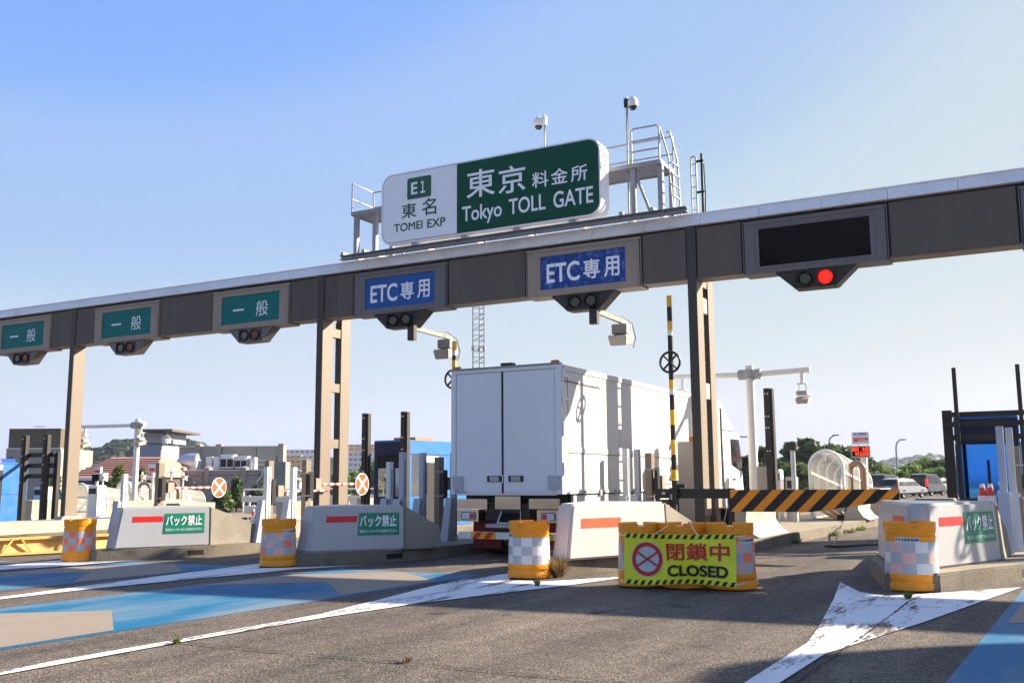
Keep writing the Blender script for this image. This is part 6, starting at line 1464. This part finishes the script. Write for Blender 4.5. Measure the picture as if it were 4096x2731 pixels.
# ------------------------------------------------------------------ street lamps, guardrails, traffic
def street_lamp(x, yt, D, label):
    r, zt = vrD(x, yt, D); q = wpt(r, D); z0 = zg(q.x); t = thing('street_lamp', (q.x, q.y, z0), label, 'street lamp', 'curved grey street lamps')
    b = MB(); b.tube([(q.x, q.y, z0), (q.x, q.y, zt-.9), (q.x+.12, q.y, zt-.3), (q.x+.5, q.y+.2, zt)], [.14, .10, .09, .07], 8); b.build('pole', GALV, t, smooth=True)
    b = MB(); b.box(q.x+.4, q.x+1.1, q.y, q.y+.3, zt-.05, zt+.09); b.build('lamp_head', GALVD, t); return t
street_lamp(1903, 1000, 105, 'curved street lamp left of the fare board')
street_lamp(2057, 1010, 112, 'curved street lamp above the white box lorry')
def guardrail(x0, x1, y, D, label, n=8):
    r0, z = vrD(x0, y, D); r1 = vrD(x1, y, D)[0]; t = vthing('guardrail', r0, D, label, 'guardrail', 'white guardrails')
    b = vb(); b.box(r0, r1, D, D+.06, z-.16, z+.16); b.box(r0, r1, D-.04, D, z-.12, z-.04); b.box(r0, r1, D-.04, D, z+.04, z+.12); b.build('beam', WPOST, t)
    for k in range(n):
        r = r0+(r1-r0)*(k+.5)/n; q = wpt(r, D); b = vb(); b.box(r-.06, r+.06, D+.07, D+.19, zg(q.x), z+.2); b.build('post', WPOST, t)
    return t
guardrail(555, 880, 1146, 52, 'upper white guardrail behind the double column', 10)
guardrail(560, 880, 1170, 44, 'lower white guardrail behind the double column', 8)
r0, z = vrD(560, 1124, 56); r1 = vrD(880, 1124, 56)[0]; t = vthing('hand_rail', r0, 56, 'thin white tube rail above the guardrails left of the booth', 'rail')
b = MB(); b.tube([wpt(r0, 56, z), wpt(r1, 56, z)], .05, 8); b.build('tube', WPOST, t)
for k in range(7): b = MB(); q = wpt(r0+(r1-r0)*k/6, 56); b.cyl((q.x, q.y, zg(q.x)), (q.x, q.y, z), .045, n=8); b.build('post', WPOST, t)
for k, (x, lab) in enumerate(((605, 'small cone on the road left of the white guard posts'), (582, 'tiny cone on the road left of its neighbour'), (776, 'small cone seen between the legs of the double column'))):
    r, z = vrD(x, 1186, 38); q = wpt(r, 38); cone(q.x, q.y, zg(q.x), lab)
def car(x, yb, D, rz, kind, paint, label):
    r, _ = vrD(x, yb, D); q = wpt(r, D); z0 = zg(q.x); t = thing('car', (q.x, q.y, z0), label, 'car', 'cars queueing beyond the toll lanes')
    W = .88
    prof = {'suv': ([(-2.3, .35), (-2.32, .85), (-2.2, 1.0), (1.1, .95), (2.2, .8), (2.3, .4)], [(-2.2, .96), (-2.0, 1.48), (-.9, 1.56), (.4, 1.48), (1.25, .96)]),
            'van': ([(-2.3, .35), (-2.33, 1.0), (-2.25, 1.1), (1.4, 1.0), (2.2, .85), (2.3, .4)], [(-2.25, 1.05), (-2.08, 1.85), (-1.6, 1.93), (.7, 1.86), (1.75, .98)])}[kind]
    def loft(pts, w0, w1, b):
        m = len(pts); zmin, zmax = min(p[1] for p in pts), max(p[1] for p in pts)
        for s in (-1, 1): pass
        A = [(-(w0+(w1-w0)*(z-zmin)/(zmax-zmin)), y, z) for y, z in pts]; Bq = [(-x_, y, z) for x_, y, z in A]
        b.hexa(A, Bq)
    b = MB(); loft(prof[0], W, W-.04, b); b.v = [v+Vector(t.location) for v in b.v]; b.build('body', paint, t, bevel=.07)
    b = MB(); loft(prof[1], W-.05, W-.22, b); b.v = [v+Vector(t.location) for v in b.v]; b.build('cabin', paint, t, bevel=.05)
    L = Vector(t.location)
    yb_, zt_ = prof[1][0][0], prof[1][2][1]
    b = MB(); b.poly([L+Vector(p) for p in ((-.76, -2.22, .98), (.76, -2.22, .98), (.66, -2.06, zt_-.12), (-.66, -2.06, zt_-.12))]); b.v = [v+Vector((0, -.035, 0)) for v in b.v]; b.build('rear_window', GLASSD, t)
    for s in (-1, 1):
        b = MB(); b.poly([L+Vector(p) for p in ((s*(W-.045), -1.95, 1.04), (s*(W-.045), 1.0, 1.04), (s*(W-.175), .45, zt_-.2), (s*(W-.175), -1.8, zt_-.2))]); b.build('side_window', GLASSD, t)
        b = MB(); b.box(L.x+s*(W-.02), L.x+s*(W-.20), L.y-2.36, L.y-2.26, L.z+.85, L.z+(1.15 if kind == 'suv' else 1.5)); b.build('tail_light', TAIL if kind == 'suv' else pm('brake_lamp', (230, 30, 24), .3, emit=.8), t, bevel=.02)
    b = MB(); b.box(L.x-.2, L.x+.2, L.y-2.35, L.y-2.325, L.z+.75, L.z+.9); b.build('number_plate', LETW, t)
    b = MB(); b.box(L.x-.8, L.x+.8, L.y-2.40, L.y-2.30, L.z+.38, L.z+.62); b.build('rear_bumper', paint, t, bevel=.04)
    for s in (-1, 1):
        for yy in (-1.4, 1.4): wheel(L.x+s*(W-.12), L.y+yy, .34, .22, t, z=L.z+.34)
    t.rotation_euler = (0, 0, rz); return t
car(2076, 1150, 78, radians(-22), 'suv', CARW, 'white estate car seen from behind, right of the striped beam')
car(2132, 1140, 88, radians(-14), 'van', CARB, 'black minivan with lit brake lamps beside the right edge booth')
car(2160, 1138, 98, radians(-10), 'suv', CARW, 'white car ahead of the black minivan')
car(2036, 1146, 84, radians(-12), 'van', CARB, 'dark van behind the end of the striped beam')
def box_truck(x, yt, D, w_, L_, h, paint, label, rz):
    r, zt = vrD(x, yt, D); q = wpt(r, D); z0 = zg(q.x); t = thing('box_van', (q.x, q.y, z0), label, 'lorry', 'box lorries in the distance'); l = Vector(t.location)
    b = MB(); b.box(l.x-w_/2, l.x+w_/2, l.y, l.y+L_, z0+.85, zt); b.build('cargo_box', paint, t, bevel=.03)
    b = MB(); b.box(l.x-w_/2+.1, l.x+w_/2-.1, l.y+L_+.1, l.y+L_+1.8, z0+.5, z0+(zt-z0)*.82); b.build('cab', paint, t, bevel=.08)
    b = MB(); b.box(l.x-.5, l.x+.5, l.y+.1, l.y+L_, z0+.5, z0+.84); b.build('chassis', BLACKM, t)
    b = MB(); b.box(l.x-.012, l.x+.012, l.y-.01, l.y-.002, z0+.9, zt-.05); b.build('door_seam', GAP, t)
    for s in (-1, 1):
        for yy in (1, L_+1): wheel(l.x+s*(w_/2-.15), l.y+yy, .42, .25, t, z=z0+.42)
    t.rotation_euler = (0, 0, rz); return t
box_truck(2092, 1084, 112, 2.2, 5.0, 3, CARW, 'white box lorry behind the white estate car', radians(-55))
BLT = pm('lorry_blue', (4, 62, 160), .4, var=.05)
bt = box_truck(-215, 1018, 62, 2.4, 6, 3.4, BLT, 'vivid blue box lorry at the left edge above the blue booth', radians(10))
L = Vector(bt.location); b = MB()
for k, z in enumerate((3.0, 2.55, 2.1)): b.box(L.x+.5, L.x+.95, L.y-.012, L.y-.004, L.z+z, L.z+z+.25)
b.build('white_mark', LETW, bt)

# ------------------------------------------------------------------ summer haze over the whole place
b = MB(); b.box(-1500, 900, -60, 1600, -14, 130)
hz = b.build('haze', bpy.data.materials.new('haze_air'), kind='stuff')
hm = hz.data.materials[0]; hm.use_nodes = True; ht = hm.node_tree; ht.nodes.remove(ht.nodes['Principled BSDF'])
pv = ht.nodes.new('ShaderNodeVolumePrincipled'); pv.inputs['Color'].default_value = (.80, .88, 1, 1); pv.inputs['Density'].default_value = .0002; pv.inputs['Anisotropy'].default_value = .2
ht.links.new(pv.outputs[0], ht.nodes['Material Output'].inputs['Volume'])
